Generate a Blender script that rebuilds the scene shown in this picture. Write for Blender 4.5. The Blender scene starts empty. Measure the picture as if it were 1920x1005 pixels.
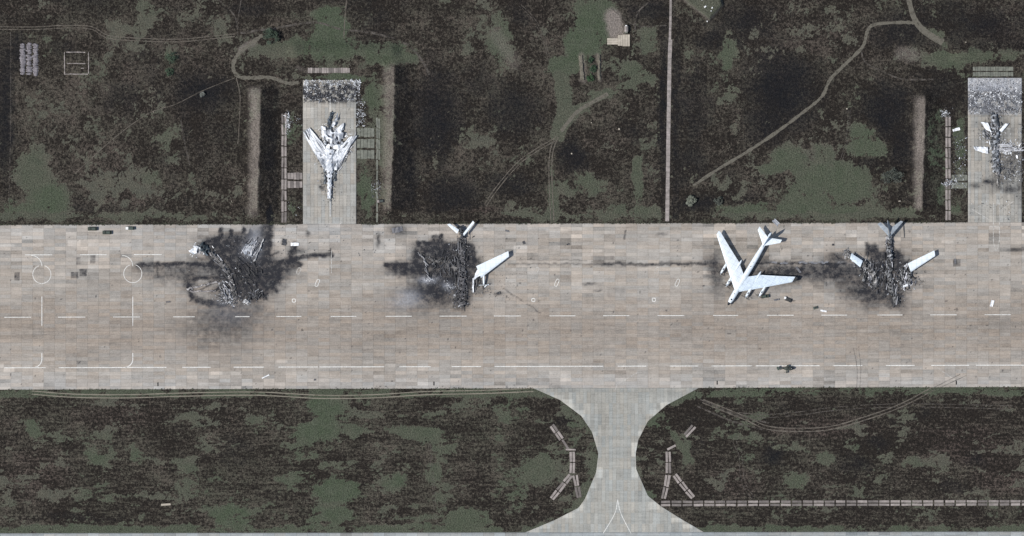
import bpy, math, random
import numpy as np
C = bpy.context.scene.collection
S = 0.291                      # metres per photo pixel (slabs of the apron are 6 x 2 m)
def P(px, py): return ((px-960)*S, (502.5-py)*S)
# ---------------------------------------------------------------- camera, sky, sun, exposure
D = 3000.0
cam = bpy.data.cameras.new('camera'); cam.sensor_width = 36; cam.lens = 36*D/(1920*S)
cam.clip_start = 10; cam.clip_end = 60000
co = bpy.data.objects.new('camera', cam); C.objects.link(co); co.location = (0, 0, D)
bpy.context.scene.camera = co
SUN_EL, SUN_SH = math.radians(54), math.radians(15)      # elevation, direction shadows fall (north of east)
to_sun = (-math.cos(SUN_EL)*math.cos(SUN_SH), -math.cos(SUN_EL)*math.sin(SUN_SH), math.sin(SUN_EL))
w = bpy.data.worlds.new('World'); bpy.context.scene.world = w; w.use_nodes = True
nt = w.node_tree; sky = nt.nodes.new('ShaderNodeTexSky'); sky.sky_type = 'NISHITA'; sky.sun_disc = False
sky.sun_elevation = SUN_EL; sky.sun_rotation = math.atan2(to_sun[0], to_sun[1])
nt.links.new(sky.outputs[0], nt.nodes['Background'].inputs[0]); nt.nodes['Background'].inputs[1].default_value = 0.10
sl = bpy.data.lights.new('sun', 'SUN'); sl.energy = 4.0; sl.angle = math.radians(0.5); sl.color = (1, 0.965, 0.91)
so = bpy.data.objects.new('sun', sl); C.objects.link(so); so.location = (-300, -80, 400)
from mathutils import Vector, Matrix
so.rotation_euler = Vector(to_sun).to_track_quat('Z', 'Y').to_euler()
vs = bpy.context.scene.view_settings; vs.view_transform = 'Standard'; vs.look = 'None'; vs.exposure = 0.0; vs.gamma = 1
rng = np.random.default_rng(7); random.seed(7)

# ---------------------------------------------------------------- numpy noise and mask painting
def _h(i, j, seed):
    n = (i.astype(np.int64)*374761393 + j.astype(np.int64)*668265263 + seed*1274126177) & 0xffffffff
    n = ((n ^ (n >> 13))*1274126177) & 0xffffffff
    return ((n ^ (n >> 16)) & 0xffff)/65535.0
def vn(x, y, seed):
    i = np.floor(x); j = np.floor(y); fx = x-i; fy = y-j
    fx = fx*fx*(3-2*fx); fy = fy*fy*(3-2*fy)
    a = _h(i, j, seed); b = _h(i+1, j, seed); c = _h(i, j+1, seed); d = _h(i+1, j+1, seed)
    return (a*(1-fx)+b*fx)*(1-fy)+(c*(1-fx)+d*fx)*fy
def fbm(x, y, s, o=4, seed=1, g=0.55):
    r = 0; a = 1; t = 0
    for k in range(o):
        c_, s_ = math.cos(k*1.3), math.sin(k*1.3)
        r = r + a*vn((x*c_-y*s_)/s*2**k+17.3*k, (x*s_+y*c_)/s*2**k+9.1*k, seed+k*31); t += a; a *= g
    return r/t
def sst(x, a, b):
    t = np.clip((x-a)/(b-a), 0, 1); return t*t*(3-2*t)
def blob(X, Y, cx, cy, rx, ry, rot=0, p=1.0):
    c, s = math.cos(math.radians(rot)), math.sin(math.radians(rot))
    u = ((X-cx)*c+(Y-cy)*s)/rx; v = (-(X-cx)*s+(Y-cy)*c)/ry
    return np.exp(-np.clip((u*u+v*v)**p, 0, 40))
def seg(X, Y, pts):
    d = np.full(X.shape, 1e9)
    for (x0, y0), (x1, y1) in zip(pts[:-1], pts[1:]):
        dx, dy = x1-x0, y1-y0; L = dx*dx+dy*dy+1e-9
        t = np.clip(((X-x0)*dx+(Y-y0)*dy)/L, 0, 1)
        d = np.minimum(d, np.hypot(X-x0-t*dx, Y-y0-t*dy))
    return d
def polyd(X, Y, pts):          # signed distance, negative inside
    d = seg(X, Y, list(pts)+[pts[0]]); ins = np.zeros(X.shape, bool)
    n = len(pts)
    for k in range(n):
        x0, y0 = pts[k]; x1, y1 = pts[(k+1) % n]
        if y0 == y1: continue
        m = ((y0 > Y) != (y1 > Y)) & (X < (x1-x0)*(Y-y0)/(y1-y0)+x0); ins ^= m
    return np.where(ins, -d, d)

# ---------------------------------------------------------------- materials
def mat(name):
    m = bpy.data.materials.new(name); m.use_nodes = True
    nt = m.node_tree; return m, nt, nt.nodes['Principled BSDF']
class N:
    def __init__(s, nt): s.nt = nt
    def n(s, t, **k):
        q = s.nt.nodes.new(t)
        for a, b in k.items(): setattr(q, a, b)
        return q
    def l(s, a, b): s.nt.links.new(a, b)
    def put(s, sock, v):
        if isinstance(v, bpy.types.NodeSocket): s.l(v, sock)
        elif v is not None: sock.default_value = v
    def m(s, op, a, b=None, c=None, clamp=False):
        q = s.n('ShaderNodeMath', operation=op, use_clamp=clamp)
        s.put(q.inputs[0], a)
        if b is not None: s.put(q.inputs[1], b)
        if c is not None: s.put(q.inputs[2], c)
        return q.outputs[0]
    def mix(s, f, a, b, blend='MIX'):
        q = s.n('ShaderNodeMix', data_type='RGBA', blend_type=blend)
        s.put(q.inputs[0], f); s.put(q.inputs[6], a if not isinstance(a, tuple) else (*a, 1)); s.put(q.inputs[7], b if not isinstance(b, tuple) else (*b, 1))
        return q.outputs[2]
    def pos(s, sx=1, sy=1, sz=1, off=(0, 0, 0), rot=0):
        g = s.n('ShaderNodeNewGeometry').outputs['Position']
        q = s.n('ShaderNodeMapping'); s.l(g, q.inputs[0]); q.inputs[3].default_value = (sx, sy, sz); q.inputs[1].default_value = off
        q.inputs[2].default_value = (0, 0, rot)
        return q.outputs[0]
    def noise(s, vec, scale, detail=4, rough=.55):
        q = s.n('ShaderNodeTexNoise'); s.l(vec, q.inputs['Vector']); q.inputs['Scale'].default_value = scale
        q.inputs['Detail'].default_value = detail; q.inputs['Roughness'].default_value = rough
        return q.outputs['Fac']
    def rng(s, v, a, b, c, d, smooth=False):
        q = s.n('ShaderNodeMapRange', interpolation_type='SMOOTHSTEP' if smooth else 'LINEAR'); s.l(v, q.inputs[0])
        for i, x in enumerate((a, b, c, d)): s.put(q.inputs[i+1], x)
        return q.outputs[0]
    def bump(s, h, strength, dist, bsdf):
        q = s.n('ShaderNodeBump'); q.inputs['Strength'].default_value = strength; q.inputs['Distance'].default_value = dist
        s.l(h, q.inputs['Height']); s.l(q.outputs[0], bsdf.inputs['Normal'])
    def attr(s, name='mask'):
        a = s.n('ShaderNodeAttribute', attribute_name=name); q = s.n('ShaderNodeSeparateColor'); s.l(a.outputs['Color'], q.inputs[0])
        return q.outputs[0], q.outputs[1], q.outputs[2], a.outputs['Alpha'], a.outputs['Color']

def grass_material():
    m, nt, b = mat('burnt_grass'); n = N(nt)
    cov, grn, soil_and_lit, drk, _ = n.attr()
    p = n.pos()
    n1 = n.noise(p, 0.62, 5, .78); n2 = n.noise(p, 1.4, 3, .6); n3 = n.noise(p, 0.16, 4, .6)
    n4 = n.noise(n.pos(off=(31, 7, 0)), .11, 6, .72); n5 = n.noise(n.pos(.09, .85, 1), 1.0, 5, .75); n6 = n.noise(n.pos(off=(3, 70, 0)), .30, 5, .68)
    drk = n.rng(n.m('ADD', drk, n.m('MULTIPLY', n.m('SUBTRACT', n4, .5), 1.4)), .15, .85, 0, 1)
    ysp = n.n('ShaderNodeSeparateXYZ'); n.l(p, ysp.inputs[0]); south = n.rng(ysp.outputs[1], -66, -64, 1, 0)
    vein = n.m('SUBTRACT', 1, n.m('MULTIPLY', n.m('ABSOLUTE', n.m('SUBTRACT', n6, .5)), 11), clamp=True)
    base = n.m('ADD', cov, n.m('MULTIPLY', n.m('SUBTRACT', n1, .5), 3.4))
    base = n.m('ADD', base, n.m('MULTIPLY', n.m('SUBTRACT', n4, .5), n.rng(south, 0, 1, 2.0, .8)))
    base = n.m('ADD', base, n.m('MULTIPLY', vein, n.rng(south, 0, 1, .34, .12)))
    base = n.m('ADD', base, n.m('MULTIPLY', n.m('MULTIPLY', n.m('SUBTRACT', n5, .5), south), 2.2))
    base = n.m('ADD', base, n.m('MULTIPLY', n.m('SUBTRACT', n2, .5), .8))
    base = n.m('MULTIPLY', n.rng(base, .18, .92, 0, .9), n.m('SUBTRACT', 1, n.m('MULTIPLY', drk, .55)))
    pt = n.m('ADD', cov, n.m('ADD', n.m('MULTIPLY', n.m('SUBTRACT', n1, .5), .9), n.m('MULTIPLY', n.m('SUBTRACT', n6, .5), 1.1)))
    pt = n.m('ADD', pt, n.m('MULTIPLY', n.m('MULTIPLY', n.m('SUBTRACT', n5, .5), south), 1.2))
    pa, fpv, _, _, _ = n.attr('mask2')
    pm = n.rng(n.m('ADD', pa, n.m('MULTIPLY', n.m('SUBTRACT', n1, .5), 1.4)), .35, .65, 0, 1)
    c = n.m('MAXIMUM', n.m('MULTIPLY', base, n.rng(south, 0, 1, .70, .76)), n.m('MULTIPLY', pm, n.rng(n1, .35, .6, .78, .98)))
    tone = n.rng(n3, .35, .65, 0, 1)
    dead = n.mix(tone, (.148, .124, .100), (.124, .114, .088))
    dead = n.mix(n.m('MULTIPLY', grn, -.9, clamp=True), dead, (.135, .100, .088))
    live = n.mix(tone, (.085, .098, .067), (.066, .084, .052))
    burnt = n.mix(n.rng(n1, .3, .7, 0, 1), (.010, .009, .008), (.034, .027, .022))
    pcol = n.mix(n.m('MAXIMUM', grn, 0), n.mix(tone, (.108, .102, .078), (.090, .090, .070)), live)
    top = n.mix(pm, n.mix(n.m('MULTIPLY', grn, .5, clamp=True), dead, live), pcol)
    col = n.mix(c, burnt, top)
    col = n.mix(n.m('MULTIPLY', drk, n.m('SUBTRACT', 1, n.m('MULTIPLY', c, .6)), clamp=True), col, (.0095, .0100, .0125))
    col = n.mix(soil_and_lit, col, (.205, .178, .157))
    g = n.rng(n2, .3, .7, .5, 1.55)
    col = n.mix(1.0, col, n.m('ADD', g, 0), 'MULTIPLY')
    nt.links.new(col, b.inputs['Base Color']); b.inputs['Roughness'].default_value = .95
    b.inputs['Specular IOR Level'].default_value = .15
    n.bump(n.m('ADD', n1, n2), .8, .9, b)
    return m

def concrete_material(name, wu, wv, ou, ov, vertical=False, base=(.346, .314, .277), joint=.72):
    m, nt, b = mat(name); n = N(nt)
    soot, ash, tone, brt, _ = n.attr()
    g = n.n('ShaderNodeNewGeometry').outputs['Position']
    sp = n.n('ShaderNodeSeparateXYZ'); n.l(g, sp.inputs[0])
    x, y = sp.outputs[0], sp.outputs[1]
    u = n.m('DIVIDE', n.m('ADD', x, ou), wu); v = n.m('DIVIDE', n.m('ADD', n.m('ADD', y, n.m('MULTIPLY', x, -0.0026)), ov), wv)
    fu, fv = n.m('FLOOR', u), n.m('FLOOR', v)
    def hsh(a, c_, z):
        cx = n.n('ShaderNodeCombineXYZ'); n.l(a, cx.inputs[0]); n.l(c_, cx.inputs[1]); cx.inputs[2].default_value = z
        q = n.n('ShaderNodeTexWhiteNoise', noise_dimensions='3D'); n.l(cx.outputs[0], q.inputs[0]); return q.outputs[0]
    h1, h2 = hsh(fu, fv, 1.5), hsh(fu, fv, 7.5)
    h3 = hsh(n.m('FLOOR', n.m('DIVIDE', u, 2 if not vertical else 1)), n.m('FLOOR', n.m('DIVIDE', v, 3 if not vertical else 1)), 3.5)
    h4 = hsh(n.m('FLOOR', n.m('DIVIDE', n.m('ADD', u, 1), 5)), n.m('FLOOR', n.m('DIVIDE', v, 2)), 5.5)
    c1 = n.m('SUBTRACT', h1, .5); cub = n.m('MULTIPLY', n.m('MULTIPLY', c1, c1), c1)
    c3 = n.m('SUBTRACT', h3, .5); cub3 = n.m('MULTIPLY', n.m('MULTIPLY', c3, c3), c3)
    var = n.m('ADD', n.m('ADD', n.m('MULTIPLY', c1, .05), n.m('MULTIPLY', cub, 0.9)), n.m('ADD', n.m('MULTIPLY', cub3, .8), n.m('MULTIPLY', n.m('SUBTRACT', h4, .5), .09)))
    p = n.pos(); ps = n.pos(.06, .9, 1)
    big = n.noise(p, .018, 4, .6); st = n.noise(ps, 1.0, 5, .7); fine = n.noise(p, 1.5, 4, .75); mid = n.noise(p, .25, 5, .65)
    ps2 = n.pos(.25, 2.2, 1); st2 = n.noise(ps2, 1.0, 3, .7)
    val = n.m('ADD', 1.0, var)
    val = n.m('ADD', 1.0, n.m('MULTIPLY', var, n.rng(n.noise(n.pos(off=(9, 90, 0)), .03, 3, .6), .38, .60, .35, 1.6)))
    yb = n.m('MINIMUM', n.rng(y, -10, -22, 1.35, .40), 5) if False else (n.m('MAXIMUM', n.rng(y, -22, 2, .45, 1.6), n.rng(y, -45, -58, .45, 1.4)) if not vertical else .8)
    val = n.m('ADD', 1.0, n.m('MULTIPLY', n.m('SUBTRACT', val, 1.0), yb))
    for s_, a_ in ((n.noise(n.pos(.02, .35, 1), 1.0, 4, .65), .5), (big, .40), (st, .45), (fine, .75), (mid, .45), (st2, .50)):
        val = n.m('ADD', val, n.m('MULTIPLY', n.m('SUBTRACT', s_, .5), a_))
    val = n.m('ADD', val, n.m('MULTIPLY', n.m('SUBTRACT', tone, .5), 1.0))
    val = n.m('ADD', val, n.m('MULTIPLY', brt, .42))
    # joints
    def line(f, w_, size):
        fr = n.m('FRACT', f); d = n.m('MULTIPLY', n.m('MINIMUM', fr, n.m('SUBTRACT', 1, fr)), size)
        return n.rng(d, w_*.5, w_, 1, 0)
    jn = n.noise(p, .22, 3, .6)
    ju = n.m('MULTIPLY', line(u, .18, wu), n.rng(jn, .36, .58, .15, 1.0)); jv = n.m('MULTIPLY', line(v, .18, wv), n.rng(st, .4, .65, .05, .8))
    jj = n.m('MAXIMUM', ju, jv)
    val = n.m('MULTIPLY', val, n.m('SUBTRACT', 1, n.m('MULTIPLY', jj, 1-joint)))
    tint = n.mix(n.rng(h2, 0, 1, 0, 1), (1.035, .995, .955), (.965, 1.0, 1.03))
    col = n.mix(1.0, n.mix(1.0, base, tint, 'MULTIPLY'), val, 'MULTIPLY')
    col = n.mix(n.rng(tone, .50, .58, 0, 1), col, n.mix(1.0, col, (.95, 1.0, 1.06), 'MULTIPLY')) if not name.startswith('taxi') else col
    col = n.mix(n.rng(tone, .34, .48, .8, 0), col, n.mix(1.0, col, (1.02, .975, .94), 'MULTIPLY'))
    sn = n.m('ADD', soot, n.m('MULTIPLY', n.m('MULTIPLY', n.m('SUBTRACT', n.noise(p, .35, 5, .7), .5), 1.35), n.rng(soot, 0, .35, 0, 1)))
    sn = n.m('ADD', sn, n.m('MULTIPLY', n.m('MULTIPLY', n.m('SUBTRACT', fine, .5), .7), n.rng(soot, 0, .3, 0, 1)), clamp=True)
    col = n.mix(n.m('MULTIPLY', sn, .98), col, (.018, .019, .024))
    an = n.m('MULTIPLY', ash, n.rng(fine, .3, .7, .3, 1.3), clamp=True)
    col = n.mix(an, col, (.45, .47, .52))
    # hairline cracks and patched tar lines
    vo = n.n('ShaderNodeTexVoronoi', feature='DISTANCE_TO_EDGE'); n.l(n.pos(.12, .12, 1), vo.inputs[0])
    ck = n.m('MULTIPLY', n.rng(vo.outputs['Distance'], .004, .014, 1, 0), n.rng(big, .5, .62, 0, .30))
    col = n.mix(ck, col, (.12, .11, .10))
    nt.links.new(col, b.inputs['Base Color']); b.inputs['Roughness'].default_value = .9; b.inputs['Specular IOR Level'].default_value = .2
    n.bump(n.m('ADD', n.m('ADD', fine, mid), st2), .35, .22, b)
    return m

def simple(name, col, col2=None, scale=1.0, rough=.8, metal=0, bump=.2, thr=(.4, .6), spec=.3):
    m, nt, b = mat(name); n = N(nt)
    tc = n.n('ShaderNodeTexCoord').outputs['Object']
    ns = n.noise(tc, scale, 5, .65)
    c = n.mix(n.rng(ns, thr[0], thr[1], 0, 1), col, col2 or tuple(.8*x for x in col))
    nt.links.new(c, b.inputs['Base Color']); b.inputs['Roughness'].default_value = rough; b.inputs['Metallic'].default_value = metal
    b.inputs['Specular IOR Level'].default_value = spec
    if bump: n.bump(ns, bump, .1, b)
    return m
def colattr(name, rough=.7, metal=0.0, scale=1.5):   # colour from the mesh, broken up by noise
    m, nt, b = mat(name); n = N(nt)
    _, _, _, _, c = n.attr('col'); ns = n.noise(n.n('ShaderNodeTexCoord').outputs['Object'], scale, 5, .7)
    c = n.mix(1.0, c, n.rng(ns, .3, .7, .65, 1.3), 'MULTIPLY')
    nt.links.new(c, b.inputs['Base Color']); b.inputs['Roughness'].default_value = rough; b.inputs['Metallic'].default_value = metal
    n.bump(ns, .4, .1, b); return m
def ragged(name, col, cov=.5, scale=.5, soft=.12):       # worn surface whose bald spots let the ground show through
    m, nt, b = mat(name); n = N(nt); p = n.pos()
    ns = n.noise(p, scale, 5, .7); f = n.noise(p, 2.0, 3, .7)
    c = n.mix(1.0, (*col,), n.rng(f, .25, .75, .7, 1.3), 'MULTIPLY')
    nt.links.new(c, b.inputs['Base Color']); b.inputs['Roughness'].default_value = .95; b.inputs['Specular IOR Level'].default_value = .1
    t = n.n('ShaderNodeBsdfTransparent'); mx = n.n('ShaderNodeMixShader')
    th = 1-cov
    n.l(n.rng(ns, .5+(th-.5)*.5-soft, .5+(th-.5)*.5+soft, 0, 1, True), mx.inputs[0]); n.l(t.outputs[0], mx.inputs[1]); n.l(b.outputs[0], mx.inputs[2])
    n.l(mx.outputs[0], nt.nodes['Material Output'].inputs[0]); return m

M = {}
M['grass'] = grass_material()
M['concrete'] = concrete_material('apron_concrete', 5.995, 2.008, -8.3, -16.27)
M['pad'] = concrete_material('hardstand_concrete', 1.98, 5.99, 1.1, 2.0, True, base=(.335, .32, .288), joint=.6)
M['taxi'] = concrete_material('taxiway_concrete', 2.0, 5.99, 1.1, 2.0, True, base=(.290, .287, .262), joint=.74)
M['runway'] = concrete_material('runway_concrete', 5.995, 2.008, -8.3, -16.27, base=(.30, .298, .28))
M['paint'] = ragged('worn_white_paint', (.72, .71, .67), .92, .8, .3)
M['paint_faint'] = ragged('faded_white_paint', (.56, .54, .50), .66, .6, .25)
M['white'] = simple('aircraft_light_grey_paint', (.82, .88, .92), (.78, .85, .90), .35, .45, 0, .05, (.35, .65), .4)
M['whiteb'] = simple('aircraft_panel_grey_paint', (.68, .77, .85), (.60, .69, .77), .5, .5, 0, .08, (.4, .62), .4)
def panels(m, amt=.78):
    nt = m.node_tree; n = N(nt); b = nt.nodes['Principled BSDF']; src = b.inputs['Base Color'].links[0].from_socket
    tc = n.n('ShaderNodeTexCoord').outputs['Object']; sp = n.n('ShaderNodeSeparateXYZ'); n.l(tc, sp.inputs[0])
    f = None
    for k, per, wd in ((0, 2.9, .10), (1, 2.3, .09)):
        u = n.m('FRACT', n.m('DIVIDE', sp.outputs[k], per)); l = n.m('LESS_THAN', n.m('MULTIPLY', n.m('MINIMUM', u, n.m('SUBTRACT', 1, u)), per), wd); f = l if f is None else n.m('MAXIMUM', f, l)
    st = n.noise(n.n('ShaderNodeTexCoord').outputs['Object'], .5, 6, .75)
    v = n.m('MULTIPLY', n.rng(f, 0, 1, 1, amt), n.rng(st, .42, .72, 1.0, .82))
    nt.links.new(n.mix(1.0, src, v, 'MULTIPLY'), b.inputs['Base Color'])
M['white'].name = 'aircraft_light_grey_paint'; panels(M['white']); panels(M['whiteb'])
M['glass'] = simple('dark_cockpit_glass', (.02, .025, .035), None, 1, .15, 0, 0)
M['dark'] = simple('dark_metal', (.035, .037, .038), (.06, .06, .06), 1.5, .6, .3)
M['rubber'] = simple('black_rubber', (.02, .02, .02), None, 2, .9)
M['olive'] = simple('olive_vehicle_paint', (.035, .045, .036), (.055, .065, .052), 1.0, .6)
M['olive2'] = simple('grey_green_vehicle_paint', (.075, .095, .08), (.05, .07, .06), 1.0, .6)
M['vwhite'] = simple('white_vehicle_paint', (.78, .78, .76), (.70, .70, .69), .8, .5)
M['char'] = colattr('charred_metal', .75, .1)
M['debris'] = colattr('torn_aircraft_skin', .55, .0, 1.0)
M['slabs'] = colattr('weathered_paving_slabs', .9, 0, .4)
M['slab'] = simple('weathered_paving_slab', (.34, .30, .28), (.20, .18, .165), .35, .9, 0, .3, (.38, .62))
M['slab2'] = simple('green_stained_paving_slab', (.20, .205, .17), (.12, .125, .105), .4, .9, 0, .3, (.38, .62))
M['beige'] = simple('pale_beige_concrete', (.46, .41, .34), (.36, .32, .26), .5, .9, 0, .3)
M['mauve'] = simple('pale_mauve_ash', (.26, .24, .25), (.14, .13, .14), .9, .95, 0, .5)
M['track'] = ragged('dry_soil_track', (.150, .132, .110), .66, .35, .25)
M['verge'] = ragged('pale_wheel_ruts', (.215, .195, .155), .92, .35, .2)
M['track_dim'] = ragged('faint_soil_track', (.110, .098, .086), .48, .35, .16)
M['road'] = ragged('dry_grass_road', (.128, .118, .096), .78, .5, .2)
M['tyre'] = ragged('dark_tyre_mark', (.17, .16, .15), .42, .3, .3)
M['bark'] = simple('bark', (.08, .065, .05), (.05, .04, .03), 2, .9)
M['leaf'] = colattr('leaves', .8, 0, 2.0)
M['metalw'] = simple('bright_bent_metal', (.72, .74, .76), (.5, .52, .54), .8, .4, .0)

# ---------------------------------------------------------------- object helpers
def tag(o, label=None, cat=None, group=None, kind=None):
    if label: o['label'] = label
    if cat: o['category'] = cat
    if group: o['group'] = group
    if kind: o['kind'] = kind
    return o
def empty(name, loc, rz=0, **k):
    o = bpy.data.objects.new(name, None); C.objects.link(o); o.location = loc; o.rotation_euler = (0, 0, rz); o.empty_display_size = .5
    return tag(o, **k)
class MB:
    def __init__(s): s.v = []; s.f = []; s.c = []
    def add(s, vs, fs, col=None):
        b = len(s.v); s.v += [tuple(p) for p in vs]; s.f += [tuple(i+b for i in f) for f in fs]
        s.c += [col or (.5, .5, .5)]*len(vs); return s
    def box(s, cx, cy, cz, sx, sy, sz, rz=0, col=None, taper=1.0):
        c, q = math.cos(rz), math.sin(rz); vs = []
        for z, t in ((-.5, 1), (.5, taper)):
            for x, y in ((-.5, -.5), (.5, -.5), (.5, .5), (-.5, .5)):
                X, Y = x*sx*t, y*sy*t; vs.append((cx+X*c-Y*q, cy+X*q+Y*c, cz+z*sz))
        return s.add(vs, [(3, 2, 1, 0), (4, 5, 6, 7), (0, 1, 5, 4), (1, 2, 6, 5), (2, 3, 7, 6), (3, 0, 4, 7)], col)
    def loft(s, rings, cap=True, col=None):
        n = len(rings[0]); vs = [p for r in rings for p in r]; fs = []
        for k in range(len(rings)-1):
            for i in range(n): fs.append((k*n+i, k*n+(i+1) % n, (k+1)*n+(i+1) % n, (k+1)*n+i))
        if cap: fs.append(tuple(range(n-1, -1, -1))); fs.append(tuple((len(rings)-1)*n+i for i in range(n)))
        return s.add(vs, fs, col)
    def tube(s, p0, p1, r0, r1=None, n=8, col=None):
        r1 = r0 if r1 is None else r1; a = Vector(p0); b = Vector(p1); d = (b-a).normalized()
        u = d.orthogonal().normalized(); v = d.cross(u)
        R = [[tuple(c+(u*math.cos(t)+v*math.sin(t))*r) for t in [2*math.pi*i/n for i in range(n)]] for c, r in ((a, r0), (b, r1))]
        return s.loft(R, True, col)
    def build(s, name, m, parent=None, smooth=False, bevel=0, **k):
        me = bpy.data.meshes.new(name); me.from_pydata(s.v, [], s.f)
        a = me.color_attributes.new('col', 'FLOAT_COLOR', 'POINT')
        a.data.foreach_set('color', np.c_[np.array(s.c, dtype=np.float32).reshape(-1, 3), np.ones(len(s.v), np.float32)].ravel())
        me.materials.append(m); me.update()
        if smooth: me.polygons.foreach_set('use_smooth', [True]*len(me.polygons))
        o = bpy.data.objects.new(name, me); C.objects.link(o)
        if parent: o.parent = parent
        if bevel:
            q = o.modifiers.new('bevel', 'BEVEL'); q.width = bevel; q.segments = 2; q.limit_method = 'ANGLE'
        return tag(o, **k)
def solid(o, t=.08):
    q = o.modifiers.new('thickness', 'SOLIDIFY'); q.thickness = t; q.offset = -1; return o
def gridmesh(name, X, Y, Z, m, mask=None, **k):          # X,Y,Z 2D arrays in metres
    h, w_ = X.shape; me = bpy.data.meshes.new(name)
    me.vertices.add(h*w_); me.vertices.foreach_set('co', np.stack([X, Y, Z], -1).astype(np.float32).ravel())
    i = np.arange(h*w_).reshape(h, w_)
    q = np.stack([i[1:, :-1], i[1:, 1:], i[:-1, 1:], i[:-1, :-1]], -1).reshape(-1, 4)
    me.loops.add(q.size); me.loops.foreach_set('vertex_index', q.ravel().astype(np.int32))
    me.polygons.add(len(q)); me.polygons.foreach_set('loop_start', (np.arange(len(q))*4).astype(np.int32))
    me.update(calc_edges=True)
    if mask is not None:
        a = me.color_attributes.new('mask', 'FLOAT_COLOR', 'POINT')
        a.data.foreach_set('color', np.stack(mask, -1).astype(np.float32).ravel())
    me.materials.append(m); me.polygons.foreach_set('use_smooth', [True]*len(q))
    o = bpy.data.objects.new(name, me); C.objects.link(o); return tag(o, **k)
def spline(pts, n=8):
    out = []; p = [pts[0]]+list(pts)+[pts[-1]]
    for k in range(1, len(p)-2):
        a, b, c, d = [np.array(q, float) for q in p[k-1:k+3]]
        for i in range(n):
            t = i/n; out.append(tuple(.5*((2*b)+(-a+c)*t+(2*a-5*b+4*c-d)*t*t+(-a+3*b-3*c+d)*t**3)))
    out.append(tuple(map(float, pts[-1]))); return out
def ribbon_mb(mb, pts, wpx, z, curve=True, jit=0):         # pts and width in photo pixels = plan units of S metres
    q = spline(pts) if curve and len(pts) > 2 else [tuple(map(float, p)) for p in pts]
    vs = []; n = len(q)
    for i in range(n):
        a = q[max(i-1, 0)]; b = q[min(i+1, n-1)]; dx, dy = b[0]-a[0], b[1]-a[1]; L = math.hypot(dx, dy) or 1
        ww = (wpx if not isinstance(wpx, (list, tuple)) else wpx[0]+(wpx[1]-wpx[0])*i/(n-1))/2*(1+random.uniform(-jit, jit))
        for s_ in (1, -1):
            x, y = P(q[i][0]-dy/L*ww*s_, q[i][1]+dx/L*ww*s_); vs.append((x, y, z))
    mb.add(vs, [(2*i, 2*i+1, 2*i+3, 2*i+2) for i in range(n-1)]); return mb
def offset(pts, d):
    q = spline(pts) if len(pts) > 2 else pts; out = []; n = len(q)
    for i in range(n):
        a = q[max(i-1, 0)]; b = q[min(i+1, n-1)]; dx, dy = b[0]-a[0], b[1]-a[1]; L = math.hypot(dx, dy) or 1
        out.append((q[i][0]-dy/L*d, q[i][1]+dx/L*d))
    return out
ZC = .12      # top of the concrete

# ---------------------------------------------------------------- ground sheet
def axis(a, b, step, far):
    mid = np.arange(a, b+step, step); lo = a-np.geomspace(20, far, 14)[::-1]; hi = mid[-1]+np.geomspace(20, far, 14)
    return np.concatenate([lo, mid, hi])
gx = axis(-60, 1980, 2.0, 60000); gy = axis(-60, 1066, 2.0, 60000)
X, Y = np.meshgrid(gx, gy)
wx = X+(fbm(X, Y, 22, 5, 11, .75)-.5)*30; wy = Y+(fbm(X, Y, 22, 5, 23, .75)-.5)*30       # ragged edges
wx2 = X+(fbm(X, Y, 9, 3, 15)-.5)*7; wy2 = Y+(fbm(X, Y, 9, 3, 27)-.5)*7
low = Y > 725
f1 = fbm(X, Y, 44, 5, 3, .62); f1b = fbm(X*.35, Y*1.1, 22, 5, 4, .66); f2 = fbm(X, Y, 150, 3, 5)
cov = np.where(low, .27+(f1b-.5)*.9+(fbm(X, Y, 30, 4, 33)-.5)*.4, .20+(f1-.5)*.9)+(f2-.5)*.35
cov = cov+np.where(low, -.08*(X > 1180), 0)
grn = np.where(low, .35, .15)+(fbm(X, Y, 90, 3, 8)-.5)*1.2
cov0 = cov.copy(); soil_and_lit = np.zeros_like(X); drk = np.clip((fbm(X, Y, 160, 3, 9)-.42)*2.2, 0, 1)*np.where(low, .1, .5)
drk0 = np.zeros_like(X)
def L(cx, cy, rx, ry, a=.7, g=None, rot=0, hard=2.6, warp=True):
    global cov, grn, drk
    b = blob(wx if warp else wx2, wy if warp else wy2, cx, cy, rx, ry, rot, hard); cov = cov+b*(a if (g or 0) > .45 or a > .85 else a*.6)
    if g is not None: grn = grn*(1-b)+g*b
    drk = drk*(1-b*.9)
def DK(cx, cy, rx, ry, a=.8, rot=0, hard=1.3):
    global cov, drk, drk0
    b = blob(wx, wy, cx, cy, rx, ry, rot, hard); cov = cov-b*.10*a; drk = np.maximum(drk, b*a*.75); drk0 = np.maximum(drk0, b*a)
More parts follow.
